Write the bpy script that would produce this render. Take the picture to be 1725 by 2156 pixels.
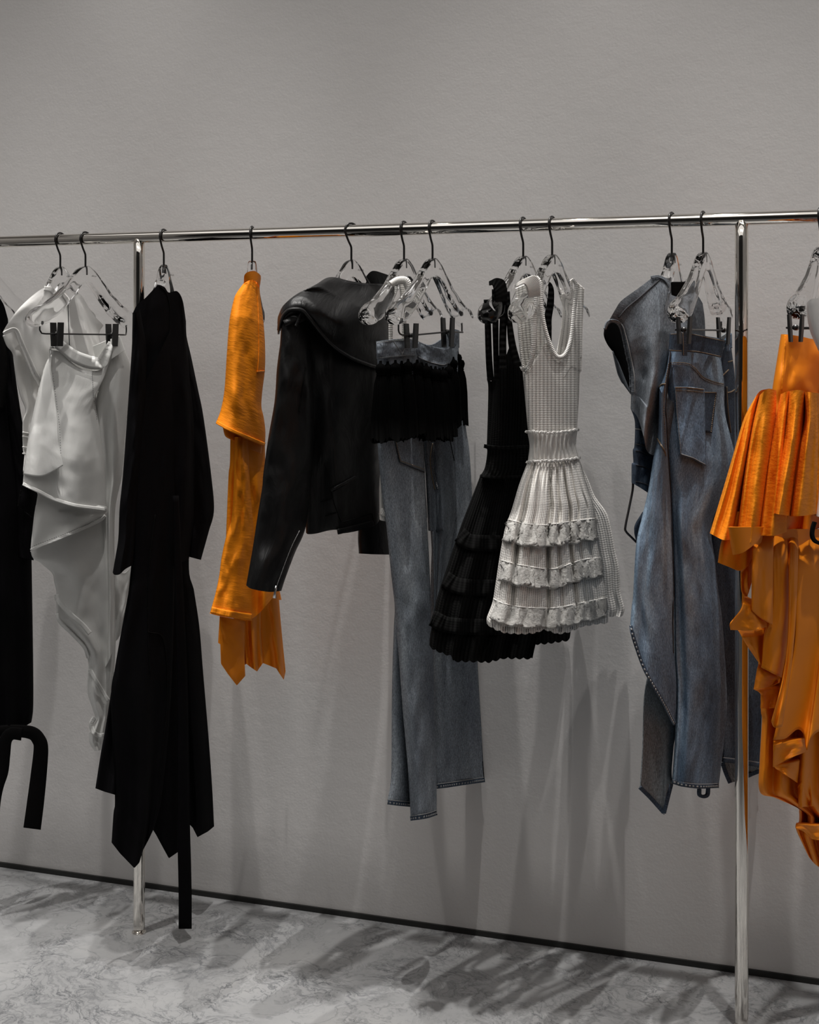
import bpy, math, random
import numpy as np
from mathutils import Vector, Matrix
R = math.radians
for o in list(bpy.data.objects): bpy.data.objects.remove(o)
scn = bpy.context.scene
col = scn.collection

# ------------------------------------------------------------------ camera
FPX, CX, HZ = 2900.0, 862.5, 744.0          # focal length in pixels, centre column, horizon row (1725x2156)
RAIL_H, CAM_H = 1.65, 1.375                 # rail axis height, eye height (m)
AY = math.atan(FPX/8362.0)                  # the camera is turned this far to the left of the wall normal
FWD = np.array([-math.sin(AY), math.cos(AY), 0.0]); RGT = np.array([math.cos(AY), math.sin(AY), 0.0])
RAIL_D = 0.25                               # rail to wall
zl = FPX*RAIL_H/1463.0                      # depth of the left post
CAM = np.array([0, -RAIL_D, 0.0]) - ((293-CX)/FPX*zl)*RGT - zl*FWD
CAM[2] = CAM_H
cam = bpy.data.cameras.new('camera'); cam_o = bpy.data.objects.new('camera', cam); col.objects.link(cam_o)
cam.sensor_fit = 'VERTICAL'; cam.sensor_height = 24.0; cam.lens = FPX/2156*24.0
cam.shift_y = -(1078-HZ)/2156.0
cam_o.location = CAM; cam_o.rotation_euler = (math.pi/2, 0, AY)
cam.clip_start = 0.05
scn.camera = cam_o

# ------------------------------------------------------------------ world, lights, exposure
scn.view_settings.view_transform = 'Standard'; scn.view_settings.look = 'None'
scn.view_settings.gamma = 1.0; scn.view_settings.use_curve_mapping = False
scn.view_settings.exposure = 0.36
w = bpy.data.worlds.new('world'); scn.world = w; w.use_nodes = True
w.node_tree.nodes['Background'].inputs[0].default_value = (1.0, 0.985, 0.97, 1)
w.node_tree.nodes['Background'].inputs[1].default_value = 0.17
def spot(x, y, z, tx, ty, tz, power, size, blend, rad=0.03, colr=(1, 0.97, 0.935)):
    l = bpy.data.lights.new('ceiling_spot_light', 'SPOT'); l.energy = power; l.spot_size = R(size); l.spot_blend = blend
    l.shadow_soft_size = rad; l.color = colr
    o = bpy.data.objects.new('ceiling_spot_light', l); col.objects.link(o); o.location = (x, y, z)
    o.rotation_euler = (Vector((tx, ty, tz))-Vector((x, y, z))).to_track_quat('-Z', 'Y').to_euler()
CEIL = 4.6
for x, y in ((-1.35, -.58), (-.75, -.68), (-.15, -.58), (.45, -.68), (1.05, -.58), (1.65, -.68), (2.25, -.58)): spot(x, y, CEIL-.10, x+.05, y+.08, 0, 235, 37, 1.0, .022)
for x in (-.7, .6, 1.9): spot(x+.3, -2.3, CEIL-.10, x, 0, 1.15, 38, 50, 1.0, .4)
la = bpy.data.lights.new('ambient_fill_light', 'AREA'); la.shape = 'RECTANGLE'; la.size = 5.6; la.size_y = 3.6; la.energy = 40; la.color = (1, .975, .95)  # broad fill lamp added under the ceiling for even ambient light
lo = bpy.data.objects.new('ambient_fill_light', la); col.objects.link(lo); lo.location = (0.6, -2.9, CEIL-0.02)

# ------------------------------------------------------------------ materials
def mat(name, base=(.5, .5, .5), rough=.6, metal=0.0, **kw):
    m = bpy.data.materials.new(name); m.use_nodes = True; b = m.node_tree.nodes['Principled BSDF']
    b.inputs['Base Color'].default_value = (*base, 1); b.inputs['Roughness'].default_value = rough; b.inputs['Metallic'].default_value = metal
    for k, v in kw.items(): b.inputs[k.replace('_', ' ')].default_value = v
    return m
def nd(m, t, **kw):
    n = m.node_tree.nodes.new(t)
    for k, v in kw.items(): setattr(n, k, v)
    return n
def lk(m, a, b): m.node_tree.links.new(a, b)
def bsdf(m): return m.node_tree.nodes['Principled BSDF']
def coords(m, scale, uv=True, rot=0):
    tc = nd(m, 'ShaderNodeTexCoord'); mp = nd(m, 'ShaderNodeMapping'); mp.inputs['Scale'].default_value = scale; mp.inputs['Rotation'].default_value = (0, 0, rot)
    lk(m, tc.outputs['UV' if uv else 'Object'], mp.inputs['Vector']); return mp.outputs['Vector']
def noise(m, vec, sc=1.0, det=3.0, rough=.55, dist=0.0):
    n = nd(m, 'ShaderNodeTexNoise'); n.inputs['Scale'].default_value = sc; n.inputs['Detail'].default_value = det
    n.inputs['Roughness'].default_value = rough; n.inputs['Distortion'].default_value = dist; lk(m, vec, n.inputs['Vector']); return n.outputs['Fac']
def ramp(m, fac, stops):
    r = nd(m, 'ShaderNodeValToRGB'); e = r.color_ramp.elements
    while len(e) < len(stops): e.new(0.5)
    for i, (p, c) in enumerate(stops): e[i].position = p; e[i].color = (*c, 1) if len(c) == 3 else c
    lk(m, fac, r.inputs['Fac']); return r.outputs['Color']
def mixc(m, fac, a, b, mode='MIX'):
    x = nd(m, 'ShaderNodeMix', data_type='RGBA', blend_type=mode)
    for s, v in ((x.inputs[0], fac), (x.inputs[6], a), (x.inputs[7], b)):
        if hasattr(v, 'links'): lk(m, v, s)
        else: s.default_value = v if not isinstance(v, tuple) else (*v, 1)
    return x.outputs[2]
def bump(m, h, strength=.3, dist=.001, prev=None):
    b = nd(m, 'ShaderNodeBump'); b.inputs['Strength'].default_value = strength; b.inputs['Distance'].default_value = dist
    lk(m, h, b.inputs['Height'])
    if prev is not None: lk(m, prev, b.inputs['Normal'])
    return b.outputs['Normal']
def cloth(name, c1, c2, rough=.9, fine=900, fstr=.25, wr=(60, 12), wstr=.3, wdist=.004, big=6, sheen=.0, spec=.25):
    """woven cloth: colour varies between c1 and c2, fine weave bump and soft wrinkles"""
    m = mat(name, c1, rough); b = bsdf(m); b.inputs['Specular IOR Level'].default_value = spec; b.inputs['Sheen Weight'].default_value = sheen
    big_n = noise(m, coords(m, (big, big, big)), 1, 4, .6)
    lk(m, ramp(m, big_n, [(.3, c1), (.7, c2)]), b.inputs['Base Color'])
    n1 = bump(m, noise(m, coords(m, (fine, fine, fine)), 1, 1), fstr, .0006)
    n2 = bump(m, noise(m, coords(m, (wr[0], wr[1], 10)), 1, 4, .6), wstr, wdist, n1)
    lk(m, n2, b.inputs['Normal']); return m
def denim(name, dark, mid, light, fade=4):
    m = mat(name, mid, .92); b = bsdf(m); b.inputs['Specular IOR Level'].default_value = .15
    v = coords(m, (1, 1, 1))
    tw = noise(m, coords(m, (560, 70, 1), rot=.10), 1, 3, .75)          # slubby vertical yarns
    sp = noise(m, coords(m, (300, 210, 1), rot=.5), 1, 3, .85)
    c = ramp(m, noise(m, coords(m, (fade*1.6, fade*.55, 1)), 1, 4, .6), [(.34, dark), (.5, mid), (.66, light)])
    c = mixc(m, .8, c, ramp(m, tw, [(.3, (.18, .18, .2)), (.72, (.86, .87, .89))]), 'OVERLAY')
    c = mixc(m, .75, c, ramp(m, sp, [(.33, (.2, .2, .21)), (.68, (.82, .83, .84))]), 'OVERLAY')
    lk(m, c, b.inputs['Base Color'])
    n1 = bump(m, sp, .3, .0008); n2 = bump(m, noise(m, coords(m, (28, 9, 1)), 1, 4, .6), .35, .006, n1)
    lk(m, n2, b.inputs['Normal']); return m
def knit(name, c1, c2, per=.0115, strength=.6, slit=.45, rough=.85):
    """vertical rib knit with rows of small eyelets"""
    m = mat(name, c1, rough); b = bsdf(m); b.inputs['Specular IOR Level'].default_value = .2 if c1[0] > .1 else .04
    v = coords(m, (1/per, 1/per, 1)); sx = nd(m, 'ShaderNodeSeparateXYZ'); lk(m, v, sx.inputs[0])
    def sine(sock, mul):
        a = nd(m, 'ShaderNodeMath', operation='MULTIPLY'); lk(m, sock, a.inputs[0]); a.inputs[1].default_value = 6.2832*mul
        s = nd(m, 'ShaderNodeMath', operation='SINE'); lk(m, a.outputs[0], s.inputs[0]); return s.outputs[0]
    rib = sine(sx.outputs[0], 1.0); row = sine(sx.outputs[1], 2.2)
    mul = nd(m, 'ShaderNodeMath', operation='MULTIPLY_ADD'); lk(m, row, mul.inputs[0]); mul.inputs[1].default_value = .14; lk(m, rib, mul.inputs[2])
    mr = nd(m, 'ShaderNodeMapRange'); mr.inputs[1].default_value = -1.2; mr.inputs[2].default_value = 1.2; lk(m, mul.outputs[0], mr.inputs[0])
    lk(m, ramp(m, mr.outputs[0], [(.10, tuple(x*(1-slit) for x in c1)), (.24, c1), (1.0, c2)]), b.inputs['Base Color'])
    n1 = bump(m, mr.outputs[0], strength, .003)
    lk(m, n1, b.inputs['Normal']); return m
M = {}
# wall plaster
m = mat('wall_plaster', (.50, .485, .475), .85); b = bsdf(m); v = coords(m, (1, 1, 1), False)
lk(m, ramp(m, noise(m, v, 1.3, 3, .5), [(.3, (.655, .637, .628)), (.7, (.685, .668, .656))]), b.inputs['Base Color'])
lk(m, bump(m, noise(m, v, 160, 3, .6), .10, .003, bump(m, noise(m, v, 28, 3, .6), .08, .01)), b.inputs['Normal']); b.inputs['Specular IOR Level'].default_value = .2; M['wall'] = m
M['dark_wall'] = mat('dark_room_wall', (.02, .02, .02), .8)  # coloured nearly black so the chrome mirrors a dark room behind the camera
M['ceiling'] = mat('ceiling_paint', (.6, .58, .55), .9)
# marble
m = mat('white_marble', (.6, .6, .6), .22); b = bsdf(m)
v = coords(m, (1, 1, 1), False, rot=.5)
base = ramp(m, noise(m, v, 3.2, 6, .62, .6), [(.25, (.21, .213, .216)), (.5, (.305, .308, .311)), (.7, (.355, .355, .353))])
dist = nd(m, 'ShaderNodeTexNoise'); dist.inputs['Scale'].default_value = 5.5; dist.inputs['Detail'].default_value = 5; lk(m, v, dist.inputs['Vector'])
va = nd(m, 'ShaderNodeVectorMath', operation='MULTIPLY_ADD'); lk(m, dist.outputs['Color'], va.inputs[0]); va.inputs[1].default_value = (.34, .34, .34); lk(m, v, va.inputs[2])
def vein(sc, w_, stretch, dk):
    mp = nd(m, 'ShaderNodeMapping'); mp.inputs['Scale'].default_value = stretch; lk(m, va.outputs[0], mp.inputs['Vector'])
    n = noise(m, mp.outputs[0], sc, 5, .55, .4)
    s1 = nd(m, 'ShaderNodeMath', operation='SUBTRACT'); lk(m, n, s1.inputs[0]); s1.inputs[1].default_value = .5
    s2 = nd(m, 'ShaderNodeMath', operation='ABSOLUTE'); lk(m, s1.outputs[0], s2.inputs[0])
    return ramp(m, s2.outputs[0], [(0.0, dk), (w_, (1, 1, 1))])
gate = ramp(m, noise(m, v, 5.0, 4, .65), [(.40, (0, 0, 0)), (.60, (1, 1, 1))])
c = mixc(m, .55, base, vein(4.5, .022, (1, 1.8, 1), (.5, .51, .53)), 'MULTIPLY')
c2 = mixc(m, .9, c, vein(11, .028, (1, 1.6, 1), (.42, .43, .45)), 'MULTIPLY')
c2 = mixc(m, .7, c2, vein(24, .05, (1, 1.4, 1), (.55, .56, .58)), 'MULTIPLY')
c = mixc(m, gate, c, c2)
lk(m, c, b.inputs['Base Color']); M['marble'] = m
M['chrome'] = mat('polished_chrome', (.80, .77, .72), .035, 1.0)
M['steel'] = mat('zipper_steel', (.7, .7, .7), .25, 1.0)
M['wire'] = mat('black_enamel_wire', (.012, .011, .011), .3)
M['clip'] = mat('black_clip_plastic', (.014, .014, .014), .45)
M['base'] = mat('black_baseboard', (.012, .012, .011), .5)
M['print'] = mat('black_print', (.01, .01, .01), .6)
m = mat('clear_acrylic', (1, 1, 1), .0, 0, Transmission_Weight=1.0, IOR=1.45)
M['acrylic'] = m
M['white'] = cloth('white_twill', (.72, .72, .70), (.80, .80, .78), fine=700, fstr=.35, wr=(30, 9), wstr=.22, wdist=.005)
M['white_poplin'] = cloth('white_poplin', (.78, .77, .75), (.82, .81, .79), fine=1500, fstr=.12, wr=(16, 7), wstr=.25, wdist=.006)
M['black'] = cloth('black_cotton', (.0035, .0034, .004), (.0055, .0052, .006), .85, fine=1200, fstr=.15, wr=(14, 4), wstr=.3, wdist=.008, spec=.04)
M['black2'] = cloth('black_wool', (.004, .004, .0042), (.007, .0065, .0065), .9, wr=(14, 4), wstr=.3, wdist=.006, spec=.05)
m = mat('black_leather', (.004, .004, .0043), .36); b = bsdf(m); b.inputs['Specular IOR Level'].default_value = .3
lk(m, bump(m, noise(m, coords(m, (420, 420, 1)), 1, 2), .12, .0008, bump(m, noise(m, coords(m, (16, 10, 1)), 1, 4, .55, .6), .5, .008)), b.inputs['Normal'])
lk(m, ramp(m, noise(m, coords(m, (20, 20, 1)), 1, 3), [(.3, (.36,)*3), (.7, (.55,)*3)]), b.inputs['Roughness']); M['leather'] = m
M['orange'] = cloth('orange_crepe', (.84, .24, .002), (.90, .27, .003), .75, fine=700, fstr=.2, wr=(26, 140), wstr=.55, wdist=.0018, spec=.25)
M['orange_smooth'] = cloth('orange_satin', (.82, .23, .002), (.86, .25, .003), .6, fine=900, fstr=.12, wr=(12, 20), wstr=.12, wdist=.002, spec=.3)
M['denim_grey'] = denim('washed_grey_denim', (0.117, 0.131, 0.149), (0.196, 0.218, 0.237), (0.374, 0.407, 0.425))
M['denim_blue'] = denim('washed_blue_denim', (0.086, 0.125, 0.177), (0.171, 0.237, 0.309), (0.361, 0.465, 0.544))
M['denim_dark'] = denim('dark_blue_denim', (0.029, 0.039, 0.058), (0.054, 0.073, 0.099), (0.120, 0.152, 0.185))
M['denim_vest'] = denim('faded_vest_denim', (0.078, 0.087, 0.096), (0.135, 0.147, 0.158), (0.210, 0.225, 0.240))
M['denim_inside'] = denim('denim_reverse', (0.154, 0.171, 0.176), (0.209, 0.226, 0.231), (0.286, 0.303, 0.308))
M['gold_thread'] = mat('gold_thread', (.20, .15, .10), .8)
M['pale_thread'] = mat('pale_thread', (.24, .24, .24), .8)
M['dark_thread'] = mat('dark_thread', (.02, .02, .025), .8)
M['white_thread'] = mat('white_thread', (.66, .66, .64), .8)
M['knit_white'] = knit('white_rib_knit', (.80, .775, .735), (.88, .86, .825))
M['knit_fine'] = knit('white_fine_knit', (.82, .80, .765), (.87, .855, .82), .004, .5, .15)
M['knit_black'] = knit('black_rib_knit', (.005, .005, .005), (.009, .009, .009), .0125, .6, .3)
m = mat('white_lace', (.8, .785, .75), .9); b = bsdf(m)
lace = noise(m, coords(m, (210, 210, 1)), 1, 5, .8)
lk(m, ramp(m, lace, [(.36, (.50, .485, .455)), (.62, (.86, .845, .81))]), b.inputs['Base Color']); lk(m, bump(m, lace, 1.0, .008), b.inputs['Normal']); M['lace'] = m
m = mat('black_fringe', (.0016, .0016, .0016), .9, 0, Specular_IOR_Level=.02); M['fringe'] = m

# ------------------------------------------------------------------ helpers
def tag(o, label=None, cat=None, group=None, kind=None):
    for k, v in (('label', label), ('category', cat), ('group', group), ('kind', kind)):
        if v: o[k] = v
    return o
def thing(name, label, cat, loc, group=None):
    o = bpy.data.objects.new(name, None); col.objects.link(o); o.location = loc; o.empty_display_size = .05
    return tag(o, label, cat, group)
def mesh(name, V, F, material, parent=None, uv=None, smooth=True, kind=None, label=None):
    """one mesh object; V are world positions, stored relative to the top-level parent"""
    V = np.asarray(V, float).reshape(-1, 3)
    org = np.zeros(3)
    p = parent
    while p is not None: org += np.array(p.location); p = p.parent
    me = bpy.data.meshes.new(name); me.from_pydata((V-org).tolist(), [], [tuple(int(i) for i in f) for f in F])
    if uv is not None:
        ul = me.uv_layers.new(name='UVMap'); idx = np.zeros(len(me.loops), np.int32); me.loops.foreach_get('vertex_index', idx)
        ul.data.foreach_set('uv', np.asarray(uv, np.float32)[idx].ravel())
    if smooth: me.polygons.foreach_set('use_smooth', [True]*len(me.polygons))
    me.materials.append(material); me.update()
    o = bpy.data.objects.new(name, me); col.objects.link(o)
    if parent is not None: o.parent = parent
    if kind: o['kind'] = kind
    if label: o['label'] = label
    return o
def box(name, lo_, hi_, material, parent=None, kind=None, bev=0.0):
    x0, y0, z0 = lo_; x1, y1, z1 = hi_
    V = [(x, y, z) for x in (x0, x1) for y in (y0, y1) for z in (z0, z1)]
    F = [(0, 1, 3, 2), (4, 6, 7, 5), (0, 4, 5, 1), (2, 3, 7, 6), (0, 2, 6, 4), (1, 5, 7, 3)]
    o = mesh(name, V, F, material, parent, smooth=False, kind=kind)
    if bev:
        bv = o.modifiers.new('bevel', 'BEVEL'); bv.width = bev; bv.segments = 3
    return o
def tube_geo(pts, r, n=10, cap=True):
    """tube along a 3-D polyline, r a number or a list"""
    P_ = np.asarray(pts, float); N = len(P_); rr = np.broadcast_to(np.asarray(r, float), (N,))
    T = np.gradient(P_, axis=0); T /= np.linalg.norm(T, axis=1)[:, None]+1e-12
    up = np.array([0, 0, 1.0]) if abs(T[0][2]) < .9 else np.array([1.0, 0, 0])
    a = np.cross(T[0], up); a /= np.linalg.norm(a); V = []; F = []
    for i in range(N):
        a = a-T[i]*a.dot(T[i]); a /= np.linalg.norm(a)+1e-12; b_ = np.cross(T[i], a)
        for k in range(n):
            th = 2*math.pi*k/n; V.append(P_[i]+rr[i]*(math.cos(th)*a+math.sin(th)*b_))
    for i in range(N-1):
        for k in range(n):
            k2 = (k+1) % n; F.append((i*n+k, i*n+k2, (i+1)*n+k2, (i+1)*n+k))
    if cap: F.append(tuple(range(n))[::-1]); F.append(tuple((N-1)*n+k for k in range(n)))
    return V, F
def crom(pts, n, lin=False):
    """n points evenly spaced along a curve through pts"""
    P_ = np.asarray(pts, float)
    if len(P_) > 2 and not lin:
        E = np.vstack([2*P_[0]-P_[1], P_, 2*P_[-1]-P_[-2]]); out = []
        for i in range(len(P_)-1):
            p0, p1, p2, p3 = E[i:i+4]; t = np.linspace(0, 1, 14, endpoint=False)[:, None]
            out.append(.5*((2*p1)+(-p0+p2)*t+(2*p0-5*p1+4*p2-p3)*t*t+(-p0+3*p1-3*p2+p3)*t**3))
        P_ = np.vstack(out+[P_[-1:]])
    d = np.r_[0, np.cumsum(np.linalg.norm(np.diff(P_, axis=0), axis=1))]
    s = np.linspace(0, d[-1], n)
    return np.stack([np.interp(s, d, P_[:, k]) for k in range(P_.shape[1])], 1)
_rng = np.random.RandomState(7); _perm = _rng.rand(256, 256)
def vn(x, y):
    """smooth value noise, -1..1"""
    xi = np.floor(x).astype(int); yi = np.floor(y).astype(int); fx = x-xi; fy = y-yi
    fx = fx*fx*(3-2*fx); fy = fy*fy*(3-2*fy); g = lambda a, b_: _perm[a & 255, b_ & 255]
    return 2*((g(xi, yi)*(1-fx)+g(xi+1, yi)*fx)*(1-fy)+(g(xi, yi+1)*(1-fx)+g(xi+1, yi+1)*fx)*fy)-1
def rip(s, t, amp, k, ph=0., dr=0., t0=0., t1=1., sharp=1.0, wob=.25):
    """vertical ripples across s, growing from t0 to t1 down the cloth"""
    x = np.sin(2*math.pi*(k*s+dr*t+ph)+wob*2*vn(s*3+7*ph, t*2.5+k)); x = np.sign(x)*np.abs(x)**sharp
    return amp*x*np.clip((t-t0)/max(t1-t0, 1e-6), 0, 1)
def wr(s, t, amp, a, b_, seed=0): return amp*(vn(s*a+seed, t*b_+seed*1.7)+.5*vn(s*a*2.1+seed+9, t*b_*2.1+seed))

class Plane:
    """the vertical plane a garment hangs in, below the rail at picture column px; ang is its angle to the line of sight"""
    def __init__(s, px, ang, shift=0.):
        s.ang = R(ang); s.shift = shift; ph = s.ang-AY
        d = FWD+(px-CX)/FPX*RGT; k = (-RAIL_D-CAM[1])/d[1]
        s.O = np.array([CAM[0]+k*d[0], -RAIL_D, 0.0])
        s.u = np.array([-math.sin(ph), -math.cos(ph), 0]); s.n = np.array([math.cos(ph), -math.sin(ph), 0])
    def P(s, px, py, off=0.0):
        px = np.asarray(px, float); py = np.asarray(py, float); off = np.broadcast_to(np.asarray(off, float), px.shape)+s.shift
        D = FWD+((px-CX)/FPX)[..., None]*RGT+((HZ-py)/FPX)[..., None]*np.array([0, 0, 1.0])
        num = (s.O-CAM)[:2].dot(s.n[:2])+off; den = D[..., 0]*s.n[0]+D[..., 1]*s.n[1]
        k = num/den
        kw = (-.014-CAM[1])/D[..., 1]
        k = np.where(CAM[1]+k*D[..., 1] > -.014, kw, k)
        return CAM+k[..., None]*D
    def L(s, u, n, z): return s.O+u*s.u+n*s.n+np.array([0, 0, z])
K = {'A1': (0, 440, 3.594), 'A2': (0, 1000, 3.594), 'A3': (0, 1500, 3.287), 'B1': (400, 440, 3.75), 'B2': (400, 960, 3.75),
     'C1': (740, 440, 4.147), 'C2': (740, 900, 4.147), 'C3': (740, 1380, 4.79), 'D1': (980, 440, 4.147), 'D2': (880, 880, 3.75),
     'E1': (1240, 430, 4.79), 'E2': (1240, 800, 4.3125), 'E3': (1300, 1200, 3.993), 'F1': (1480, 430, 5.012), 'F2': (1480, 800, 4.686), 'F3': (1100, 1700, 2.76), 'G1': (1480, 1060, 2.763)}
def Z(c, *pts):
    ox, oy, k = K[c]; return [(ox+x/k, oy+y/k) for x, y in pts]

def grid_faces(nv, nu, base=0, flip=False):
    F = []
    for j in range(nv-1):
        for i in range(nu-1):
            a = base+j*nu+i; q = (a, a+nu, a+nu+1, a+1); F.append(q[::-1] if flip else q)
    return F
def off_at(base, x, y):
    gx, gy, go = base['x'].ravel(), base['y'].ravel(), base['off'].ravel()
    x = np.asarray(x, float); y = np.asarray(y, float); sh = x.shape; x = x.ravel(); y = y.ravel(); out = np.zeros(len(x))
    for i0 in range(0, len(x), 400):
        d = (x[i0:i0+400, None]-gx)**2+(y[i0:i0+400, None]-gy)**2
        idx = np.argpartition(d, 4, axis=1)[:, :4]; dd = np.take_along_axis(d, idx, 1); ww = 1/(dd+.5)
        out[i0:i0+400] = (go[idx]*ww).sum(1)/ww.sum(1)
    return out.reshape(sh)
def patch(pl, name, top, bot, left=None, right=None, B=.03, c=0., Bt=None, fold=None, back=True, nu=56, nv=80, mt=None, base=None, lift=.003,
          lin='', parent=None, p=2.0, bb=.8, thick=.0016, kind=None, label=None, uvx=False):
    """a piece of cloth bounded by four curves, bulging out of its plane; back=True closes it into a hollow body"""
    T = crom(top, nu, 't' in lin); Bo = crom(bot, nu, 'b' in lin)
    L_ = crom(left or [top[0], bot[0]], nv, 'l' in lin); R_ = crom(right or [top[-1], bot[-1]], nv, 'r' in lin)
    s = np.linspace(0, 1, nu)[None, :]; t = np.linspace(0, 1, nv)[:, None]
    G = (1-t)[..., None]*T[None]+t[..., None]*Bo[None]+(1-s)[..., None]*L_[:, None]+s[..., None]*R_[:, None] \
        - (((1-s)*(1-t))[..., None]*T[0]+(s*(1-t))[..., None]*T[-1]+((1-s)*t)[..., None]*Bo[0]+(s*t)[..., None]*Bo[-1])
    S, Tt = np.broadcast_to(s, (nv, nu)), np.broadcast_to(t, (nv, nu))
    f = fold(S, Tt) if fold else 0.0
    if base is not None: off = off_at(base, G[..., 0], G[..., 1])+lift+f
    else:
        bt = np.interp(Tt, np.linspace(0, 1, len(Bt)), Bt) if Bt is not None else B
        prof = np.sqrt(np.clip(1-np.abs(2*S-1)**p, 0, 1))
        if back: off = c+prof*(bt+f)
        else: off = c+prof*bt+f
    W = pl.P(G[..., 0], G[..., 1], off)
    wid = np.linalg.norm(np.diff(W[nv//2], axis=0), axis=1).sum(); hei = np.linalg.norm(np.diff(W[:, nu//2], axis=0), axis=1).sum()
    uvs = np.stack([S*wid, Tt*hei], -1).reshape(-1, 2)
    if uvx: uvs = np.stack([G[..., 0]*.00105/math.sin(pl.ang), G[..., 1]*.00105], -1).reshape(-1, 2)
    V = W.reshape(-1, 3); F = grid_faces(nv, nu)
    if back and base is None:
        Wb = pl.P(G[..., 0], G[..., 1], c-prof*np.maximum(bt-.35*(f if fold else 0), .004)*bb).reshape(-1, 3)
        n0 = len(V); Fb = grid_faces(nv, nu, n0, True)
        V = np.vstack([V, Wb]); uvs = np.vstack([uvs, uvs]); remap = np.arange(len(V))
        for j in range(nv):
            remap[n0+j*nu] = j*nu; remap[n0+j*nu+nu-1] = j*nu+nu-1
        F = F+[tuple(remap[i] for i in q) for q in Fb]
        used = np.unique(np.array(F).ravel()); rm = -np.ones(len(V), int); rm[used] = np.arange(len(used))
        V = V[used]; uvs = uvs[used]; F = [tuple(rm[i] for i in q) for q in F]
    o = mesh(name, V, F, mt, parent, uvs, kind=kind, label=label)
    if (not back or base is not None) and thick:
        so = o.modifiers.new('thickness', 'SOLIDIFY'); so.thickness = thick; so.offset = 0
    return {'x': G[..., 0], 'y': G[..., 1], 'off': np.broadcast_to(off, (nv, nu)), 'o': o, 'pl': pl}
def strip(base, name, pts, wpx, mt, lift=.003, n=70, m_=5, parent=None, thick=.0018, lip=0., lin=False, round_=0., label=None, pl=None, c=0.):
    """a band of cloth that follows the curve pts (its middle line) on top of a patch; lip lifts its right-hand edge"""
    pl = pl or base['pl']; C_ = crom(pts, n, lin); T = np.gradient(C_, axis=0); T /= np.linalg.norm(T, axis=1)[:, None]+1e-9
    Nn = np.stack([-T[:, 1], T[:, 0]], 1); wv = np.interp(np.linspace(0, 1, n), np.linspace(0, 1, len(wpx)), wpx) if hasattr(wpx, '__len__') else np.full(n, wpx)
    q = np.linspace(-.5, .5, m_); G = C_[None]+q[:, None, None]*wv[None, :, None]*Nn[None]
    off = (off_at(base, G[..., 0], G[..., 1]) if base is not None else c)+lift+lip*(q[:, None]+.5)+round_*(1-4*q[:, None]**2)+0*G[..., 0]
    W = pl.P(G[..., 0], G[..., 1], off)
    ln = np.r_[0, np.cumsum(np.linalg.norm(np.diff(W[m_//2], axis=0), axis=1))]
    uv = np.stack([np.broadcast_to(ln, (m_, n)), np.broadcast_to((q*float(np.mean(wv))*.00105)[:, None], (m_, n))], -1).reshape(-1, 2)
    o = mesh(name, W.reshape(-1, 3), grid_faces(m_, n), mt, parent, uv, label=label)
    if thick:
        so = o.modifiers.new('thickness', 'SOLIDIFY'); so.thickness = thick; so.offset = 0
    return {'x': G[..., 0], 'y': G[..., 1], 'off': off, 'o': o, 'pl': pl}
def seam(base, name, pts, r, mt, parent, lift=.0006, n=60, lin=False, dash=None):
    """a stitched line lying on a patch; dash=(count, fill) breaks it into stitches, all one mesh"""
    C_ = crom(pts, n, lin); off = off_at(base, C_[:, 0], C_[:, 1])+lift; W = base['pl'].P(C_[:, 0], C_[:, 1], off)
    if not dash: V, F = tube_geo(W, r, 6); return mesh(name, V, F, mt, parent)
    V, F = [], []
    d = np.r_[0, np.cumsum(np.linalg.norm(np.diff(W, axis=0), axis=1))]
    for k in range(dash[0]):
        a = np.linspace(k, k+dash[1], 4)/dash[0]*d[-1]; q = np.stack([np.interp(a, d, W[:, i]) for i in range(3)], 1)
        v, f = tube_geo(q, r, 5); n0 = len(V); V += v; F += [tuple(i+n0 for i in x) for x in f]
    return mesh(name, V, F, mt, parent)
# ------------------------------------------------------------------ the room
X0, X1, YF = -2.6, 3.6, -5.2
tag(box('floor', (X0, YF, -.05), (X1, .0, 0), M['marble']), kind='structure')
tag(box('wall_back', (X0, 0, -.05), (X1, .1, CEIL), M['wall']), kind='structure')
tag(box('wall_left', (X0-.1, YF, -.05), (X0, .1, CEIL), M['wall']), kind='structure')
tag(box('wall_right', (X1, YF, -.05), (X1+.1, .1, CEIL), M['wall']), kind='structure')
tag(box('wall_front', (X0-.1, YF-.1, -.05), (X1+.1, YF, CEIL), M['dark_wall']), kind='structure')  # unseen wall added to give the chrome a dark reflection
tag(box('ceiling', (X0, YF, CEIL), (X1, 0.1, CEIL+.1), M['ceiling']), kind='structure')
tag(box('baseboard_back', (X0, -.006, 0.0), (X1, 0, .0125), M['base']), kind='structure')

# ------------------------------------------------------------------ chrome rack
RR = .0138
pl0 = Plane(293, 40); pr0 = Plane(1562, 40); xl_, xr_ = 0.0, pr0.O[0]
rack = thing('clothes_rack', 'long polished chrome clothes rail on round posts along the grey wall', 'clothes rack', (xl_, -RAIL_D, 0))
V, F = tube_geo([(x, -RAIL_D, RAIL_H) for x in np.linspace(-1.62, xr_+1.45, 9)], RR, 40); mesh('rail', V, F, M['chrome'], rack)
for x in (-xr_*.99, xl_, xr_, xr_*1.99):
    V, F = tube_geo([(x, -RAIL_D, z) for z in (0, .02, .8, 1.6, RAIL_H-.004)], RR*.98, 40); mesh('post', V, F, M['chrome'], rack)
    V, F = tube_geo([(x, -RAIL_D, z) for z in (0, .0015, .003, .004)], [RR*1.25, RR*1.25, RR*1.2, RR], 40); mesh('foot', V, F, M['chrome'], rack)

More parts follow.
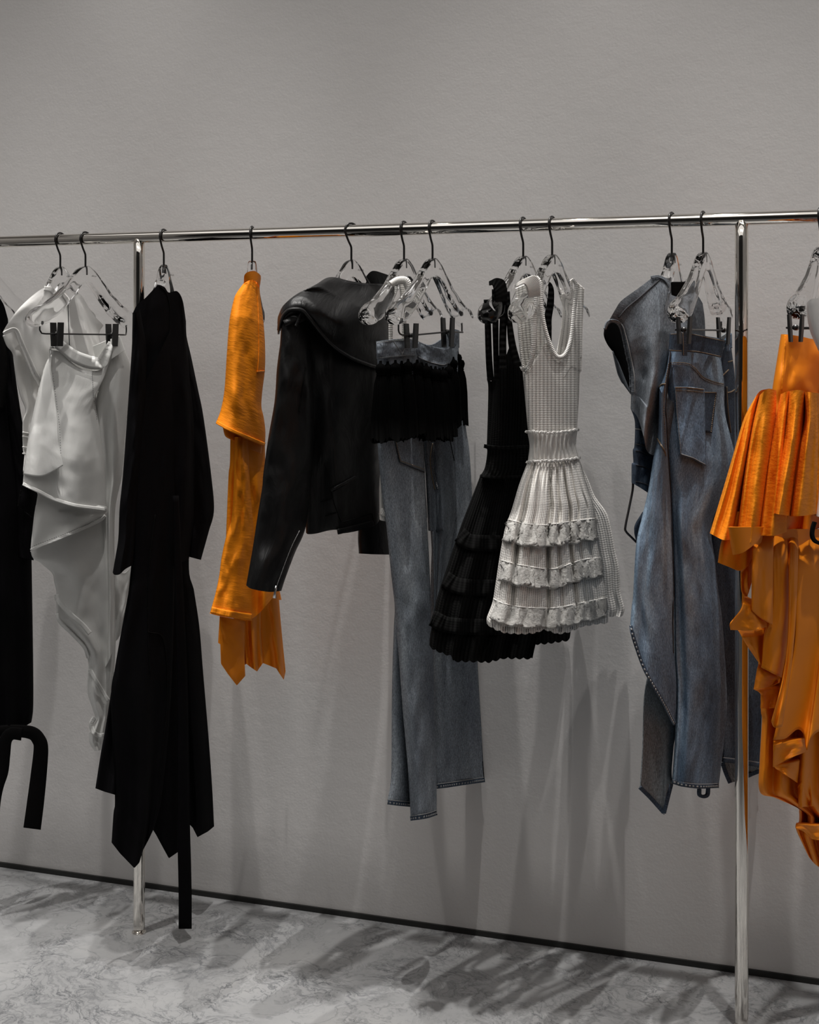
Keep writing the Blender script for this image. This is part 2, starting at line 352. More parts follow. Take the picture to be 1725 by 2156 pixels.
# ------------------------------------------------------------------ clear hangers
def text_mesh(body, size):
    cu = bpy.data.curves.new('lettering', 'FONT'); cu.body = body; cu.size = size; cu.align_x = 'CENTER'; cu.resolution_u = 2; cu.extrude = .0001
    o = bpy.data.objects.new('lettering', cu); col.objects.link(o); dg = bpy.context.evaluated_depsgraph_get()
    me = bpy.data.meshes.new_from_object(o.evaluated_get(dg)); V = np.array([v.co[:] for v in me.vertices]); F = [tuple(p.vertices) for p in me.polygons]
    bpy.data.objects.remove(o); return V, F
TXV, TXF = text_mesh('ALA\u00cfA', .0062)
XS = [0, .06, .14, .28, .46, .68, .86, 1.0]
HT = [0, -.0015, -.009, -.032, -.064, -.092, -.105, -.118]
HB = [-.039, -.043, -.055, -.083, -.113, -.138, -.150, -.150]
HN = [.0105, .0105, .0105, .011, .014, .0185, .022, .022]
def hanger(px, py, ang, label, half=.185, bend=-.004, clips=None, cn=0., letter=True, group='clear acrylic hangers on the rail', tilt=0.):
    pl = Plane(px, ang); zd = float(pl.P(px, py)[2]); pl.zd = zd
    root = thing('clothes_hanger', label, 'hanger', pl.L(0, 0, zd-.15), group)
    # acrylic body: rounded cross-sections swept from end to end
    us = np.sign(np.linspace(-1, 1, 65))*(1-(1-np.abs(np.linspace(-1, 1, 65)))**1.25)
    V = []; nr = 28
    for u in us:
        x = abs(u); zt, zb, hn = (np.interp(x, XS, a) for a in (HT, HB, HN))
        k = math.sqrt(max(1-((x-.86)/.14)**2, .0009)) if x > .86 else 1
        zc = (zt+zb)/2; hz = (zt-zb)/2*k; hn *= k
        nx = np.interp(x, [0, .2, .6, 1], [0, .04, .45, 1])*bend
        for q in range(nr):
            th = 2*math.pi*q/nr; cs, sn = math.cos(th), math.sin(th)
            e1 = np.interp(x, [0, .6, 1], [.45, .55, .85]); V.append(pl.L(u*half, nx+hn*np.sign(cs)*abs(cs)**e1, zd+zc+hz*np.sign(sn)*abs(sn)**e1+.0006*math.sin(u*37+3*math.sin(th))))
    F = [(i*nr+q, i*nr+(q+1) % nr, (i+1)*nr+(q+1) % nr, (i+1)*nr+q) for i in range(len(us)-1) for q in range(nr)]
    F += [tuple(range(nr))[::-1], tuple((len(us)-1)*nr+q for q in range(nr))]
    body = mesh('body', V, F, M['acrylic'], root)
    # hook: straight stem, S-bend, loop over the rail
    pts = [(0, zd-.022), (0, zd), (0, zd+.022), (.0015, zd+.030), (.009, zd+.043)]
    rh = RR+.0032
    for a in np.linspace(-8, 200, 20): pts.append((rh*1.04*math.cos(R(a)), RAIL_H+rh*math.sin(R(a))))
    pts = crom(pts, 90); V, F = tube_geo([pl.L(u, 0, z) for u, z in pts], .0024, 10); mesh('hook', V, F, M['wire'], root)
    # printed name near the stem
    if letter:
        V = [pl.L(-.018+v[0], .0112, zd-.026+v[1]) for v in TXV]; mesh('lettering', V, TXF, M['print'], root, smooth=False, label='tiny mirrored black brand lettering')
    if clips:
        pos = []
        for cx, cy0, cy1 in clips:
            a, b_ = pl.P(cx, cy0, cn), pl.P(cx, cy1, cn); u0 = (a-pl.O).dot(pl.u); pos.append((u0, a[2], b_[2]))
        for u0, z0, z1 in pos:
            cl = None
            for sg in (1, -1):
                prof = [(.0100, z0), (.0140, z0), (.0130, (z0+z1)/2), (.0110, z1), (.0070, z1), (.0080, (z0+z1)/2)]
                V = []
                for du in (-.0085, .0085):
                    V += [pl.L(u0+du, cn+sg*n_, z) for n_, z in prof]
                F = [tuple(range(6)), tuple(range(6, 12))[::-1]]+[(i, i+6, (i+1) % 6+6, (i+1) % 6) for i in range(6)]
                if sg == 1: cl = mesh('clip', V, F, M['clip'], root, smooth=False)
                else: mesh('jaw', V, F, M['clip'], cl, smooth=False)
            zm = z0*.52+z1*.48
            V, F = tube_geo([pl.L(u0+d_, cn, zm) for d_ in np.linspace(-.006, .006, 7)], .0052, 12); mesh('spring', V, F, M['wire'], cl)
        (ua, za, zb), (ub, zc, zd2) = pos; zm1, zm2 = za*.52+zb*.48, zc*.52+zd2*.48
        eu = half*.80; ez = zd+np.interp(.8, XS, HB)
        pth = [(eu, ez+.012), (eu, ez-.004), (eu, zm1+.008), (eu-.004, zm1+.001), (eu-.012, zm1), (ua, zm1), (ub, zm2), (-eu+.012, zm2), (-eu+.004, zm2+.001), (-eu, zm2+.008), (-eu, ez-.004), (-eu, ez+.012)]
        nb = lambda u: np.interp(u, [-eu, min(ub, -eu+.03), max(ua, eu-.03), eu], [.6*bend, cn, cn, .6*bend])
        V, F = tube_geo([pl.L(u, nb(u), z) for u, z in crom(pth, 80, True)], .0019, 8); mesh('clip_bar', V, F, M['wire'], root)
    return pl
H = {}
H['coat'] = hanger(-28, 566, 52, 'clear hanger at the left edge carrying the long black coat', half=.16)
H['top'] = hanger(127, 561, 29, 'clear hanger carrying the white sleeveless top, leftmost whole hanger', half=.12)
H['skirt'] = hanger(180, 560, 30, 'clear clip hanger carrying the white draped denim skirt', clips=[(120, 679, 729), (236, 682, 729)], cn=.015)
H['trench'] = hanger(345, 557, 22, 'clear hanger inside the long black coat dress beside the slim post', half=.07)
H['shirt'] = hanger(531, 549, 9, 'clear hanger turned edge-on inside the orange shirt dress', half=.05, letter=False)
H['jacket'] = hanger(740, 546, 52, 'clear hanger inside the black leather jacket', half=.12)
H['tank'] = hanger(851, 544, 27, 'clear hanger carrying the white knit tank behind the tasselled jeans', letter=False, half=.18)
H['jeans'] = hanger(911, 543, 29, 'clear clip hanger carrying the grey jeans with black tassels', clips=[(866, 681, 733), (943, 669, 731)], cn=.015)
H['bdress'] = hanger(1102, 538, 30, 'clear hanger carrying the black knit dress')
H['wdress'] = hanger(1163, 535, 30, 'clear hanger carrying the white knit and lace dress')
H['vest'] = hanger(1415, 532, 31, 'clear hanger inside the faded denim vest', half=.10)
H['bjeans'] = hanger(1481, 530, 28, 'clear clip hanger carrying the blue denim jeans beside the tall post', clips=[(1441, 667, 724), (1524, 668, 725)], cn=.015)
H['gown'] = hanger(1728, 518, 30, 'clear clip hanger at the right edge carrying the ruffled orange gown', clips=[(1676, 662, 720), (1772, 664, 720)], cn=.015)
H['wshirt'] = hanger(1830, 515, 31, 'clear hanger cut by the right edge carrying the white garment')
# ------------------------------------------------------------------ garments
def garment(name, label, cat, pl, base_py, px=None):
    z = float(pl.P(px if px is not None else 0*1.0, base_py)[2]) if px is not None else 0.3
    return thing(name, label, cat, (pl.O[0], pl.O[1], max(z, 0.02)))

# --- long black coat cut by the left edge
p = Plane(-28, 50); g = garment('long_coat', 'long black coat cut by the left edge with two hanging belt tails', 'coat', p, 1550, -10)
coat = patch(p, 'coat_body', [(-95, 700), (-60, 630), (-20, 612), (5, 636), (17, 672)], [(-85, 1548), (-30, 1552), (20, 1548), (66, 1521)],
      left=[(-95, 700), (-105, 1000), (-85, 1548)], right=[(17, 672), (19, 705), (28, 770), (39, 850), (47, 910), (52, 970), (60, 1030), (65, 1100), (67, 1200), (70, 1400), (70, 1490), (66, 1521)],
      Bt=[.02, .045, .05, .05, .045], fold=lambda s, t: rip(s, t, .012, 3.2, .2)+wr(s, t, .004, 4, 7), mt=M['black'], parent=g)
patch(p, 'sleeve', [(10, 700), (22, 705)], [(38, 1172), (71, 1180)], left=[(10, 700), (14, 850), (30, 1000), (38, 1172)],
      right=[(22, 705), (38, 830), (60, 960), (79, 1038), (75, 1066), (71, 1093), (67, 1140), (71, 1180)], B=.022, c=.03, mt=M['black'], parent=g, fold=lambda s, t: wr(s, t, .004, 3, 9, 3))
strip(coat, 'cuff_seam', Z('A2', (165, 85), (135, 240), (250, 328)), 1.4, M['black2'], lift=.056, parent=g, lin=True)
strip(None, 'collar_lapel', Z('A1', (-60, 900), (-10, 1050), (0, 1250), (-30, 1500)), 30, M['black2'], pl=p, c=.055, parent=g)
strip(None, 'belt_tail', Z('A3', (-20, 130), (90, 125), (215, 140), (265, 185), (282, 250), (268, 420), (245, 620), (221, 804)), [22, 26, 30, 33, 35, 36], M['black2'], pl=p, c=.048, parent=g, thick=.003, m_=7, round_=.004)
strip(None, 'belt_tail', Z('A3', (150, 150), (80, 145), (38, 190), (30, 290), (20, 420), (-22, 560), (-60, 760)), [26, 26, 22, 18, 22, 30], M['black2'], pl=p, c=.052, parent=g, thick=.003, m_=7, round_=.004)

# --- white sleeveless top
p = Plane(127, 36); g = garment('sleeveless_top', 'white sleeveless zip-front top behind the white draped skirt', 'top', p, 1005, 120)
patch(p, 'back_panel', Z('A1', (22, 958), (90, 915), (210, 985), (330, 1100)), Z('A1', (178, 1990), (260, 2000), (330, 2000), (420, 2000)),
      left=Z('A1', (22, 958), (52, 1035), (98, 1100), (118, 1250), (150, 1400), (195, 1520), (175, 1600), (172, 1690), (175, 1830), (185, 1860), (175, 1990)), right=Z('A1', (330, 1100), (380, 1500), (420, 2000)),
      B=.012, c=-.045, back=False, mt=M['white_poplin'], parent=g, fold=lambda s, t: rip(s, t, .008, 2.2, .1, .3)+wr(s, t, .004, 3, 8, 2))
top = patch(p, 'front_panel', Z('A1', (22, 950), (30, 915), (80, 835), (150, 745), (240, 660), (330, 598), (385, 602), (440, 655), (520, 690), (590, 645), (625, 665), (700, 790), (783, 880)),
      Z('A1', (240, 2000), (500, 2030), (930, 2000)),
      left=Z('A1', (22, 950), (60, 925), (118, 915), (160, 1010), (215, 1130), (262, 1240), (318, 1345), (270, 1640), (240, 2000)), right=Z('A1', (783, 880), (752, 960), (800, 1200), (880, 1600), (930, 2000)),
      Bt=[.012, .03, .04, .045], back=True, mt=M['white_poplin'], parent=g, nu=90, nv=110, fold=lambda s, t: rip(s, t, .009, 2.6, .3, .2, .05, .6)+wr(s, t, .004, 4, 6, 5))
strip(top, 'armhole_band', Z('A1', (28, 945), (62, 926), (118, 918), (160, 1012), (213, 1130), (258, 1236), (312, 1338)), [7, 9, 11, 12, 12], M['white_poplin'], parent=g, lift=.003)
strip(top, 'neckband', Z('A1', (335, 600), (390, 612), (438, 662), (470, 690)), 10, M['white_poplin'], parent=g, lift=.003)
strip(top, 'zip_placket', Z('A1', (517, 700), (522, 860), (528, 1010), (535, 1150)), 4, M['white_poplin'], parent=g, lift=.003)
seam(top, 'zip', Z('A1', (514, 705), (519, 860), (525, 1010), (532, 1150)), .0011, M['dark_thread'], g, lift=.0048)
for yy in (1690, 1720, 1800, 1850): seam(top, 'hem_fold', Z('A1', (172, yy), (215, yy+8)), .002, M['white_poplin'], g, lift=-.04, n=10)

# --- white draped denim skirt on a clip hanger
p = Plane(180, 40, -.02); g = garment('draped_skirt', 'white draped denim skirt with tiered asymmetric hems on clip hanger', 'skirt', p, 1580, 195)
inner = patch(p, 'back_waist', Z('A1', (395, 960), (600, 1060), (850, 975), (905, 958)), Z('A1', (420, 1250), (640, 1270), (900, 1250), (985, 1200)),
      B=0, c=-.035, back=False, mt=M['white'], parent=g)
sr = patch(p, 'side_panel', Z('A1', (842, 985), (870, 950), (905, 958)), Z('A2', (745, 1480), (800, 1450), (868, 1300)), left=Z('A1', (842, 985), (790, 1160), (720, 1500), (740, 1900))+Z('A2', (740, 300), (755, 880), (745, 1480)),
      right=Z('A1', (905, 958), (945, 1065), (985, 1190), (980, 1400), (955, 1640), (925, 2005))+Z('A2', (870, 300), (872, 900), (868, 1300)), B=.03, c=-.01, mt=M['white'], parent=g,
      fold=lambda s, t: rip(s, t, .01, 1.6, .1, .15, .0, .5)+wr(s, t, .003, 3, 9, 1))
patch(p, 'rear_corner', Z('A2', (860, 700), (940, 740), (1005, 678)), Z('A2', (870, 1265), (895, 1235), (912, 1200)), left=Z('A2', (860, 700), (868, 900), (870, 1265)),
      right=Z('A2', (1005, 678), (975, 880), (940, 1060), (912, 1200)), B=.006, c=-.04, back=False, mt=M['white'], parent=g, fold=lambda s, t: wr(s, t, .006, 2, 3, 4))
lp = patch(p, 'long_panel', Z('A2', (260, 300), (500, 330), (840, 250)), Z('A3', (655, 268), (690, 262), (720, 240)),
      left=Z('A2', (260, 300), (235, 590), (310, 668), (395, 745), (410, 810), (428, 900), (424, 1040), (442, 1115), (545, 1215), (630, 1310), (662, 1390), (668, 1470), (662, 1640), (700, 1770), (722, 1838), (705, 1900), (682, 1952))+Z('A3', (618, 150), (620, 212), (655, 268)),
      right=Z('A2', (840, 250), (862, 700), (870, 1000), (876, 1260), (860, 1520), (830, 1720), (790, 1960))+Z('A3', (720, 240)), Bt=[.03, .03, .02, .012, .008], mt=M['white'], parent=g, nu=70, nv=150,
      fold=lambda s, t: rip(s, t, .008, 1.6, .55, .3, .0, .25, wob=.25)*(1-.5*t)+wr(s, t, .002, 3, 10, 8))
mid = patch(p, 'middle_tier', Z('A2', (290, 120), (520, 190), (815, 240)), Z('A2', (230, 582), (300, 548), (450, 490), (640, 410), (760, 350), (805, 312)),
      left=Z('A2', (290, 120), (262, 300), (230, 582)), right=Z('A2', (815, 240), (815, 285), (805, 312)), B=.028, c=.028, mt=M['white'], parent=g, fold=lambda s, t: rip(s, t, .012, 1.3, .1, .5)+wr(s, t, .003, 4, 4, 2))
fr = patch(p, 'front_panel', Z('A1', (375, 985), (385, 1060), (455, 1080), (530, 1150), (600, 1200), (690, 1225), (770, 1210), (830, 1150), (842, 1010)),
      Z('A2', (172, 75), (290, 132), (400, 190), (560, 242), (690, 262), (808, 274)),
      left=Z('A1', (375, 985), (378, 1110), (340, 1200), (282, 1430), (222, 1720), (180, 2010))+Z('A2', (172, 75)),
      right=Z('A1', (842, 1010), (790, 1180), (722, 1400), (725, 1500), (752, 1650), (785, 1900))+Z('A2', (800, 100), (808, 274)),
      Bt=[.02, .035, .05, .055], c=.02, mt=M['white'], parent=g, nu=90, nv=120, fold=lambda s, t: rip(s, t, .010, 1.7, .35, -.2, 0, .7)+wr(s, t, .0018, 5, 7, 11))
strip(fr, 'waistband', Z('A1', (384, 1010), (430, 1015), (480, 1050), (550, 1105), (620, 1140), (700, 1165), (765, 1165), (795, 1115), (842, 1010)), [24, 22, 25, 28, 26, 20, 12], M['white'], lift=.004, parent=g, n=90)
patch(p, 'waistband_end', Z('A1', (838, 985), (905, 958)), Z('A1', (822, 1150), (945, 1068)), B=.006, c=.024, back=False, mt=M['white'], parent=g)
fl = patch(p, 'front_flap', Z('A1', (378, 1060), (392, 1100)), Z('A1', (180, 2010), (300, 2025), (380, 1998), (478, 1942)), left=Z('A1', (378, 1060), (376, 1112), (338, 1200), (280, 1430), (220, 1720), (180, 2010)),
      right=Z('A1', (392, 1100), (386, 1210), (402, 1335), (432, 1600), (441, 1760), (478, 1942)), base=fr, lift=.006, mt=M['white'], parent=g, thick=.003, fold=lambda s, t: .004*s+.008*t*s)
seam(fr, 'placket_edge', Z('A1', (388, 1105), (383, 1210), (399, 1335), (429, 1600), (438, 1760), (472, 1938)), .0012, M['white_thread'], g, lift=.013)
seam(fr, 'stitching', Z('A1', (400, 1240), (425, 1440), (450, 1640), (462, 1900)), .0007, M['pale_thread'], g, lift=.013, dash=(34, .5))
seam(fr, 'stitching', Z('A1', (698, 1240), (706, 1380), (716, 1480), (735, 1600)), .0007, M['pale_thread'], g, lift=.0015, dash=(26, .5))
strip(fr, 'hem', Z('A2', (175, 68), (290, 122), (400, 178), (560, 228), (690, 247), (802, 262)), 7, M['white'], lift=.004, parent=g, lip=.002)
strip(mid, 'hem', Z('A2', (234, 570), (300, 537), (450, 479), (640, 399), (760, 340), (798, 308)), 6, M['white'], lift=.003, parent=g)
strip(lp, 'hem', Z('A2', (428, 905), (440, 950), (520, 1040), (620, 1130), (680, 1200)), 10, M['white'], lift=.012, parent=g)
strip(lp, 'hem', Z('A2', (430, 1050), (452, 1110), (550, 1208), (636, 1300), (668, 1385)), 7, M['white'], lift=.004, parent=g)
strip(lp, 'hem', Z('A2', (680, 1470), (740, 1580), (820, 1710)), 8, M['white'], lift=.006, parent=g)
strip(lp, 'hem_facing', Z('A3', (655, 35), (632, 80), (650, 140), (690, 160), (720, 158)), 9, M['white'], lift=.006, parent=g)
for a in ((300, 545, 640, 402), ): seam(mid, 'stitching', Z('A2', (240, 545), (310, 515), (460, 458), (650, 378), (780, 310)), .0007, M['pale_thread'], g, lift=.004, dash=(40, .5))

# --- long black coat dress with a trailing belt
p = Plane(345, 38); g = garment('coat_dress', 'long black coat dress with pointed hems and one belt trailing to the floor', 'coat', p, 1955, 350)
patch(p, 'rear_panel', [(355, 900), (420, 900)], Z('A3', (1230, 800), (1308, 772), (1335, 800), (1367, 865), (1440, 825), (1482, 790)), left=[(355, 900), (360, 1300), (374, 1743)],
      right=[(420, 900), (398, 1172), (409, 1245), (420, 1320), (428, 1417), (440, 1560), (447, 1660), (451, 1740)], B=.02, c=-.03, lin='b', mt=M['black'], parent=g, fold=lambda s, t: rip(s, t, .012, 1.5, .2)+wr(s, t, .003, 3, 6))
patch(p, 'middle_panel', [(310, 900), (380, 900)], Z('A3', (1062, 812), (1110, 900), (1170, 1008), (1240, 960)), left=[(310, 900), (320, 1400), (323, 1747)], right=[(380, 900), (378, 1400), (377, 1792)], B=.015, c=.005, lin='b', back=False, mt=M['black'], parent=g)
fp = patch(p, 'front_panel', Z('A1', (1140, 900), (1300, 900)), Z('A3', (772, 900), (830, 975), (930, 1078), (965, 1040), (990, 955), (1030, 880), (1062, 812)),
      left=Z('A1', (1010, 1500))+Z('A2', (1005, 680), (970, 900), (915, 1200), (870, 1460), (840, 1700))+Z('A3', (795, 570), (785, 700), (772, 900)), right=[(361, 690), (370, 1000), (366, 1300), (358, 1500), (340, 1680), (323, 1747)],
      B=.025, c=.03, lin='b', mt=M['black'], parent=g, nv=110, fold=lambda s, t: rip(s, t, .014, 2.0, .15, .1, .3, 1)+wr(s, t, .003, 3, 6, 4))
patch(p, 'side_panel', Z('A2', (1000, 600), (1100, 600)), Z('A3', (660, 525), (720, 548), (797, 571), (850, 560)), left=Z('A2', (1000, 600), (970, 900), (915, 1200), (870, 1460), (790, 1960))+Z('A3', (700, 270), (660, 525)), right=[(306, 1167), (290, 1400), (258, 1670)],
      B=.018, c=.012, lin='b', mt=M['black'], parent=g, fold=lambda s, t: rip(s, t, .01, 1.2, .4))
body = patch(p, 'bodice', Z('A1', (1004, 790), (1040, 722), (1095, 678), (1165, 605), (1200, 576), (1246, 592), (1278, 632), (1340, 622), (1382, 690), (1408, 850)),
      Z('A2', (1000, 690), (1200, 720), (1430, 640)), left=Z('A1', (1004, 790), (1000, 1000), (1000, 1400), (1010, 1800))+Z('A2', (1020, 300), (1000, 690)), right=Z('A1', (1408, 850), (1412, 960), (1440, 1300), (1470, 1700))+Z('A2', (1470, 300), (1430, 640)),
      Bt=[.032, .042, .045, .04], mt=M['black'], parent=g, nu=80, nv=90, fold=lambda s, t: rip(s, t, .012, 2.4, .2, .1, .1, .8)+wr(s, t, .004, 4, 6, 7))
patch(p, 'sleeve', Z('A1', (1003, 800), (1060, 760)), Z('A2', (853, 738), (866, 755), (905, 752), (950, 712), (1008, 680)), left=Z('A1', (1003, 800), (1000, 1000), (990, 1170), (960, 1600), (930, 2010))+Z('A2', (905, 250), (895, 480), (870, 640), (853, 738)),
      right=Z('A1', (1060, 760), (1110, 1100), (1100, 1600))+Z('A2', (1040, 200), (1008, 680)), B=.03, c=.035, mt=M['black'], parent=g, fold=lambda s, t: rip(s, t, .006, 1.5, .3, .4)+wr(s, t, .004, 3, 8, 2))
patch(p, 'sleeve', Z('A1', (1360, 760), (1408, 850)), Z('A2', (1425, 618), (1470, 630), (1521, 643)), left=Z('A1', (1360, 760), (1370, 1200), (1400, 1800))+Z('A2', (1420, 300), (1425, 618)),
      right=Z('A1', (1408, 850), (1412, 960), (1450, 1130), (1500, 1370), (1540, 1570), (1598, 2005))+Z('A2', (1620, 265), (1580, 430), (1521, 643)), B=.025, c=-.02, mt=M['black'], parent=g, lin='b', fold=lambda s, t: wr(s, t, .005, 3, 8, 5))
seam(body, 'collar_edge', Z('A1', (1205, 580), (1260, 640), (1290, 800), (1275, 1100), (1262, 1450)), .0011, M['black2'], g, lift=.001)
seam(fp, 'front_seam', Z('A2', (1175, 300), (1130, 700), (1120, 1150), (1135, 1500)), .0012, M['black2'], g, lift=.001)
seam(fp, 'pleat_edge', [(312, 1330), (345, 1350), (352, 1480), (335, 1640)], .0012, M['black2'], g, lift=.0015)
strip(None, 'belt_tail', Z('A3', (1215, -1500), (1240, -800), (1262, -200), (1266, 300), (1270, 760), (1280, 1200), (1281, 1497)), [12, 16, 20, 22, 24, 26, 26], M['black'], pl=p, c=.058, parent=g, thick=.003, round_=.003)

# --- orange shirt dress seen edge-on
p = Plane(531, 34); g = garment('shirt_dress', 'orange crepe shirt dress hanging edge-on left of the leather jacket', 'dress', p, 1440, 520)
OS = M['orange_smooth']; OC = M['orange']
patch(p, 'hem_panel', [(480, 1200), (515, 1210)], Z('B2', (222, 1475), (240, 1487), (245, 1640), (300, 1722), (370, 1812), (438, 1737), (432, 1650)), left=Z('B2', (235, 1265), (228, 1380), (222, 1475)), right=Z('B2', (440, 1300), (436, 1480), (432, 1650)), lin='b',
      B=.02, c=.005, mt=OS, parent=g, fold=lambda s, t: wr(s, t, .003, 2, 4))
patch(p, 'hem_panel', [(500, 1150), (556, 1150)], Z('B2', (432, 1650), (446, 1642), (480, 1668), (530, 1702), (577, 1635)), right=Z('B2', (590, 700), (560, 1300), (577, 1635)), lin='b', B=.018, c=-.012, mt=OS, parent=g, fold=lambda s, t: rip(s, t, .008, 2.2, .1)+wr(s, t, .003, 2, 4, 3))
patch(p, 'hem_panel', Z('B2', (540, 900), (690, 900)), Z('B2', (575, 1635), (620, 1652), (682, 1678), (712, 1725), (741, 1768), (756, 1700)), left=Z('B2', (540, 900), (552, 1300), (575, 1635)), right=Z('B2', (690, 900), (705, 1150), (726, 1400), (756, 1700)), lin='b', B=.014, c=-.03, mt=OS, parent=g,
      fold=lambda s, t: rip(s, t, .012, 1.5, .3, 0, .3, 1)+wr(s, t, .003, 3, 4, 6))
patch(p, 'hem_panel', Z('B2', (640, 1000), (706, 1065)), Z('B2', (650, 1140), (721, 1136)), right=Z('B2', (706, 1065), (721, 1136)), B=.01, c=-.045, lin='b', back=False, mt=OS, parent=g)
patch(p, 'skirt_body', Z('B1', (320, 1700), (590, 1760)), Z('B2', (260, 1260), (480, 1290), (700, 1070)), left=Z('B1', (320, 1700), (316, 2000))+Z('B2', (305, 150), (290, 500), (275, 900), (260, 1260)), right=Z('B1', (590, 1760), (598, 2060))+Z('B2', (620, 300), (680, 700), (700, 1070)),
      B=.035, c=-.005, mt=OC, parent=g, fold=lambda s, t: rip(s, t, .012, 2.6, .25, .1)+wr(s, t, .004, 4, 8, 2))
sl2 = patch(p, 'sleeve', Z('B1', (350, 1800), (460, 1800)), Z('B2', (157, 1244), (240, 1265), (360, 1284), (490, 1303)), left=Z('B1', (350, 1800), (345, 2050))+Z('B2', (345, 200), (330, 480), (285, 640), (250, 800), (230, 950), (200, 1090), (157, 1244)),
      right=Z('B1', (460, 1800))+Z('B2', (480, 300), (505, 620), (495, 1000), (490, 1303)), B=.024, c=.024, mt=OC, parent=g, nv=110, fold=lambda s, t: rip(s, t, .004, 1.5, .1, .4)+wr(s, t, .004, 4, 10, 6))
up = patch(p, 'cape_sleeve', Z('B1', (425, 585), (470, 560), (520, 570), (550, 612)), Z('B1', (204, 1690), (255, 1718), (330, 1760), (420, 1800), (500, 1835), (594, 1872)),
      left=Z('B1', (425, 585), (370, 660), (345, 720), (312, 880), (292, 1130), (272, 1430), (242, 1590), (204, 1690)), right=Z('B1', (550, 612), (557, 700), (577, 850), (593, 1060), (593, 1260), (572, 1440), (565, 1560), (582, 1640), (596, 1750), (594, 1872)),
      Bt=[.018, .04, .045, .05, .05], c=.012, mt=OC, parent=g, nu=80, nv=130, fold=lambda s, t: rip(s, t, .006, 1.4, .2, -.5, .1, .6)+wr(s, t, .0022, 4, 7, 8))
patch(p, 'sleeve_lining', Z('B1', (262, 1725), (420, 1790), (570, 1862)), Z('B1', (322, 1818), (430, 1880), (560, 1930)), left=Z('B1', (262, 1725), (280, 1790), (322, 1818)), B=.01, c=.02, back=False, mt=OS, parent=g)
patch(p, 'collar', Z('B1', (426, 555), (432, 520), (462, 496), (520, 497), (556, 522), (561, 552)), Z('B1', (424, 588), (480, 560), (530, 575), (551, 622)), B=.02, c=.016, mt=OS, parent=g, nv=20)
seam(up, 'button_placket', Z('B1', (525, 580), (540, 800), (545, 1100), (535, 1290)), .0012, OS, g, lift=.001)
strip(up, 'pocket_welt', Z('B1', (530, 1285), (590, 1282)), 3, OS, parent=g, lift=.002)
strip(up, 'hem', Z('B1', (212, 1684), (330, 1748), (500, 1822), (590, 1860)), 7, OC, lift=.003, parent=g)
strip(sl2, 'hem', Z('B2', (170, 1215), (250, 1235), (360, 1255), (486, 1272)), 14, OC, lift=.003, parent=g)

# --- black leather biker jacket
p = Plane(740, 48); g = garment('leather_jacket', 'black leather biker jacket with wide rolled collar and zipped cuff', 'jacket', p, 1290, 620)
LE = M['leather']
patch(p, 'sleeve', Z('B1', (1400, 1300), (1620, 1300)), Z('B2', (1333, 770), (1440, 777), (1600, 781)), left=Z('B1', (1400, 1300))+Z('B2', (1360, 200), (1328, 590), (1333, 770)), right=[(835, 790), (830, 1000), (826, 1168)], B=.03, c=-.07, lin='b', mt=LE, parent=g)
jb = patch(p, 'jacket_body', Z('B1', (760, 900), (1000, 620), (1150, 560), (1400, 595), (1600, 600)), Z('B2', (918, 608), (935, 618), (1000, 612), (1100, 588), (1170, 585), (1195, 612), (1330, 590), (1460, 550), (1510, 480)),
      left=Z('B1', (760, 900), (860, 1400), (900, 2000))+Z('B2', (915, 560), (918, 608)), right=[(826, 600), (806, 800), (800, 960), (803, 1088)], Bt=[.03, .07, .07, .055], mt=LE, parent=g, nu=80, nv=90, fold=lambda s, t: rip(s, t, .01, 1.8, .3, .2, .1, .6)+wr(s, t, .005, 4, 5, 3))
sl = patch(p, 'sleeve', Z('B1', (722, 890), (750, 820), (830, 800), (910, 830), (945, 960)), Z('B2', (444, 1022), (490, 1050), (620, 1073), (722, 1066)), left=Z('B1', (722, 890), (712, 1060), (700, 1150), (685, 1280), (668, 1520), (620, 1800), (580, 2085))+Z('B2', (570, 250), (530, 500), (500, 700), (460, 930), (444, 1022)),
      right=Z('B1', (945, 960), (970, 1300), (980, 1700))+Z('B2', (960, 200), (915, 560), (830, 765), (760, 950), (722, 1066)), Bt=[.03, .045, .045, .035, .03], c=.045, mt=LE, parent=g, nu=70, nv=130, fold=lambda s, t: rip(s, t, .004, 1.2, .2, .6)+wr(s, t, .006, 3, 8, 5))
co = patch(p, 'collar', Z('B1', (1000, 602), (1080, 552), (1150, 546), (1250, 570), (1400, 590), (1600, 598)), Z('B1', (700, 990), (720, 900), (790, 830), (880, 830), (950, 900), (1100, 1070), (1250, 1180), (1400, 1240), (1560, 1290)),
      left=Z('B1', (1000, 602), (920, 668), (785, 758), (722, 820), (700, 866), (700, 990)), right=Z('B1', (1600, 598), (1590, 950), (1560, 1290)), Bt=[.035, .085, .10, .088], c=.0, back=False, p=3, mt=LE, parent=g, nu=80, nv=60, thick=.004,
      fold=lambda s, t: .014*np.sin(math.pi*t)*np.sin(2*math.pi*(1.2*s+.9*t))+wr(s, t, .005, 4, 4, 12))
strip(co, 'collar_roll', Z('B1', (702, 960), (716, 880), (770, 808), (830, 792), (890, 806), (945, 870), (1100, 1050), (1250, 1162), (1400, 1225), (1560, 1275)), [6, 8, 9, 7, 6, 5], LE, lift=.006, parent=g, round_=.006, m_=9, n=100)
patch(p, 'back_collar', Z('B1', (1368, 565), (1418, 502), (1462, 489), (1540, 512), (1622, 540)), Z('B1', (1400, 600), (1500, 605), (1622, 610)), B=.012, c=-.05, mt=LE, parent=g, nv=20)
strip(sl, 'epaulette', Z('B1', (748, 905), (800, 880), (862, 868), (895, 850)), [12, 14, 15, 14], LE, lift=.012, parent=g, round_=.004, m_=7, thick=.004)
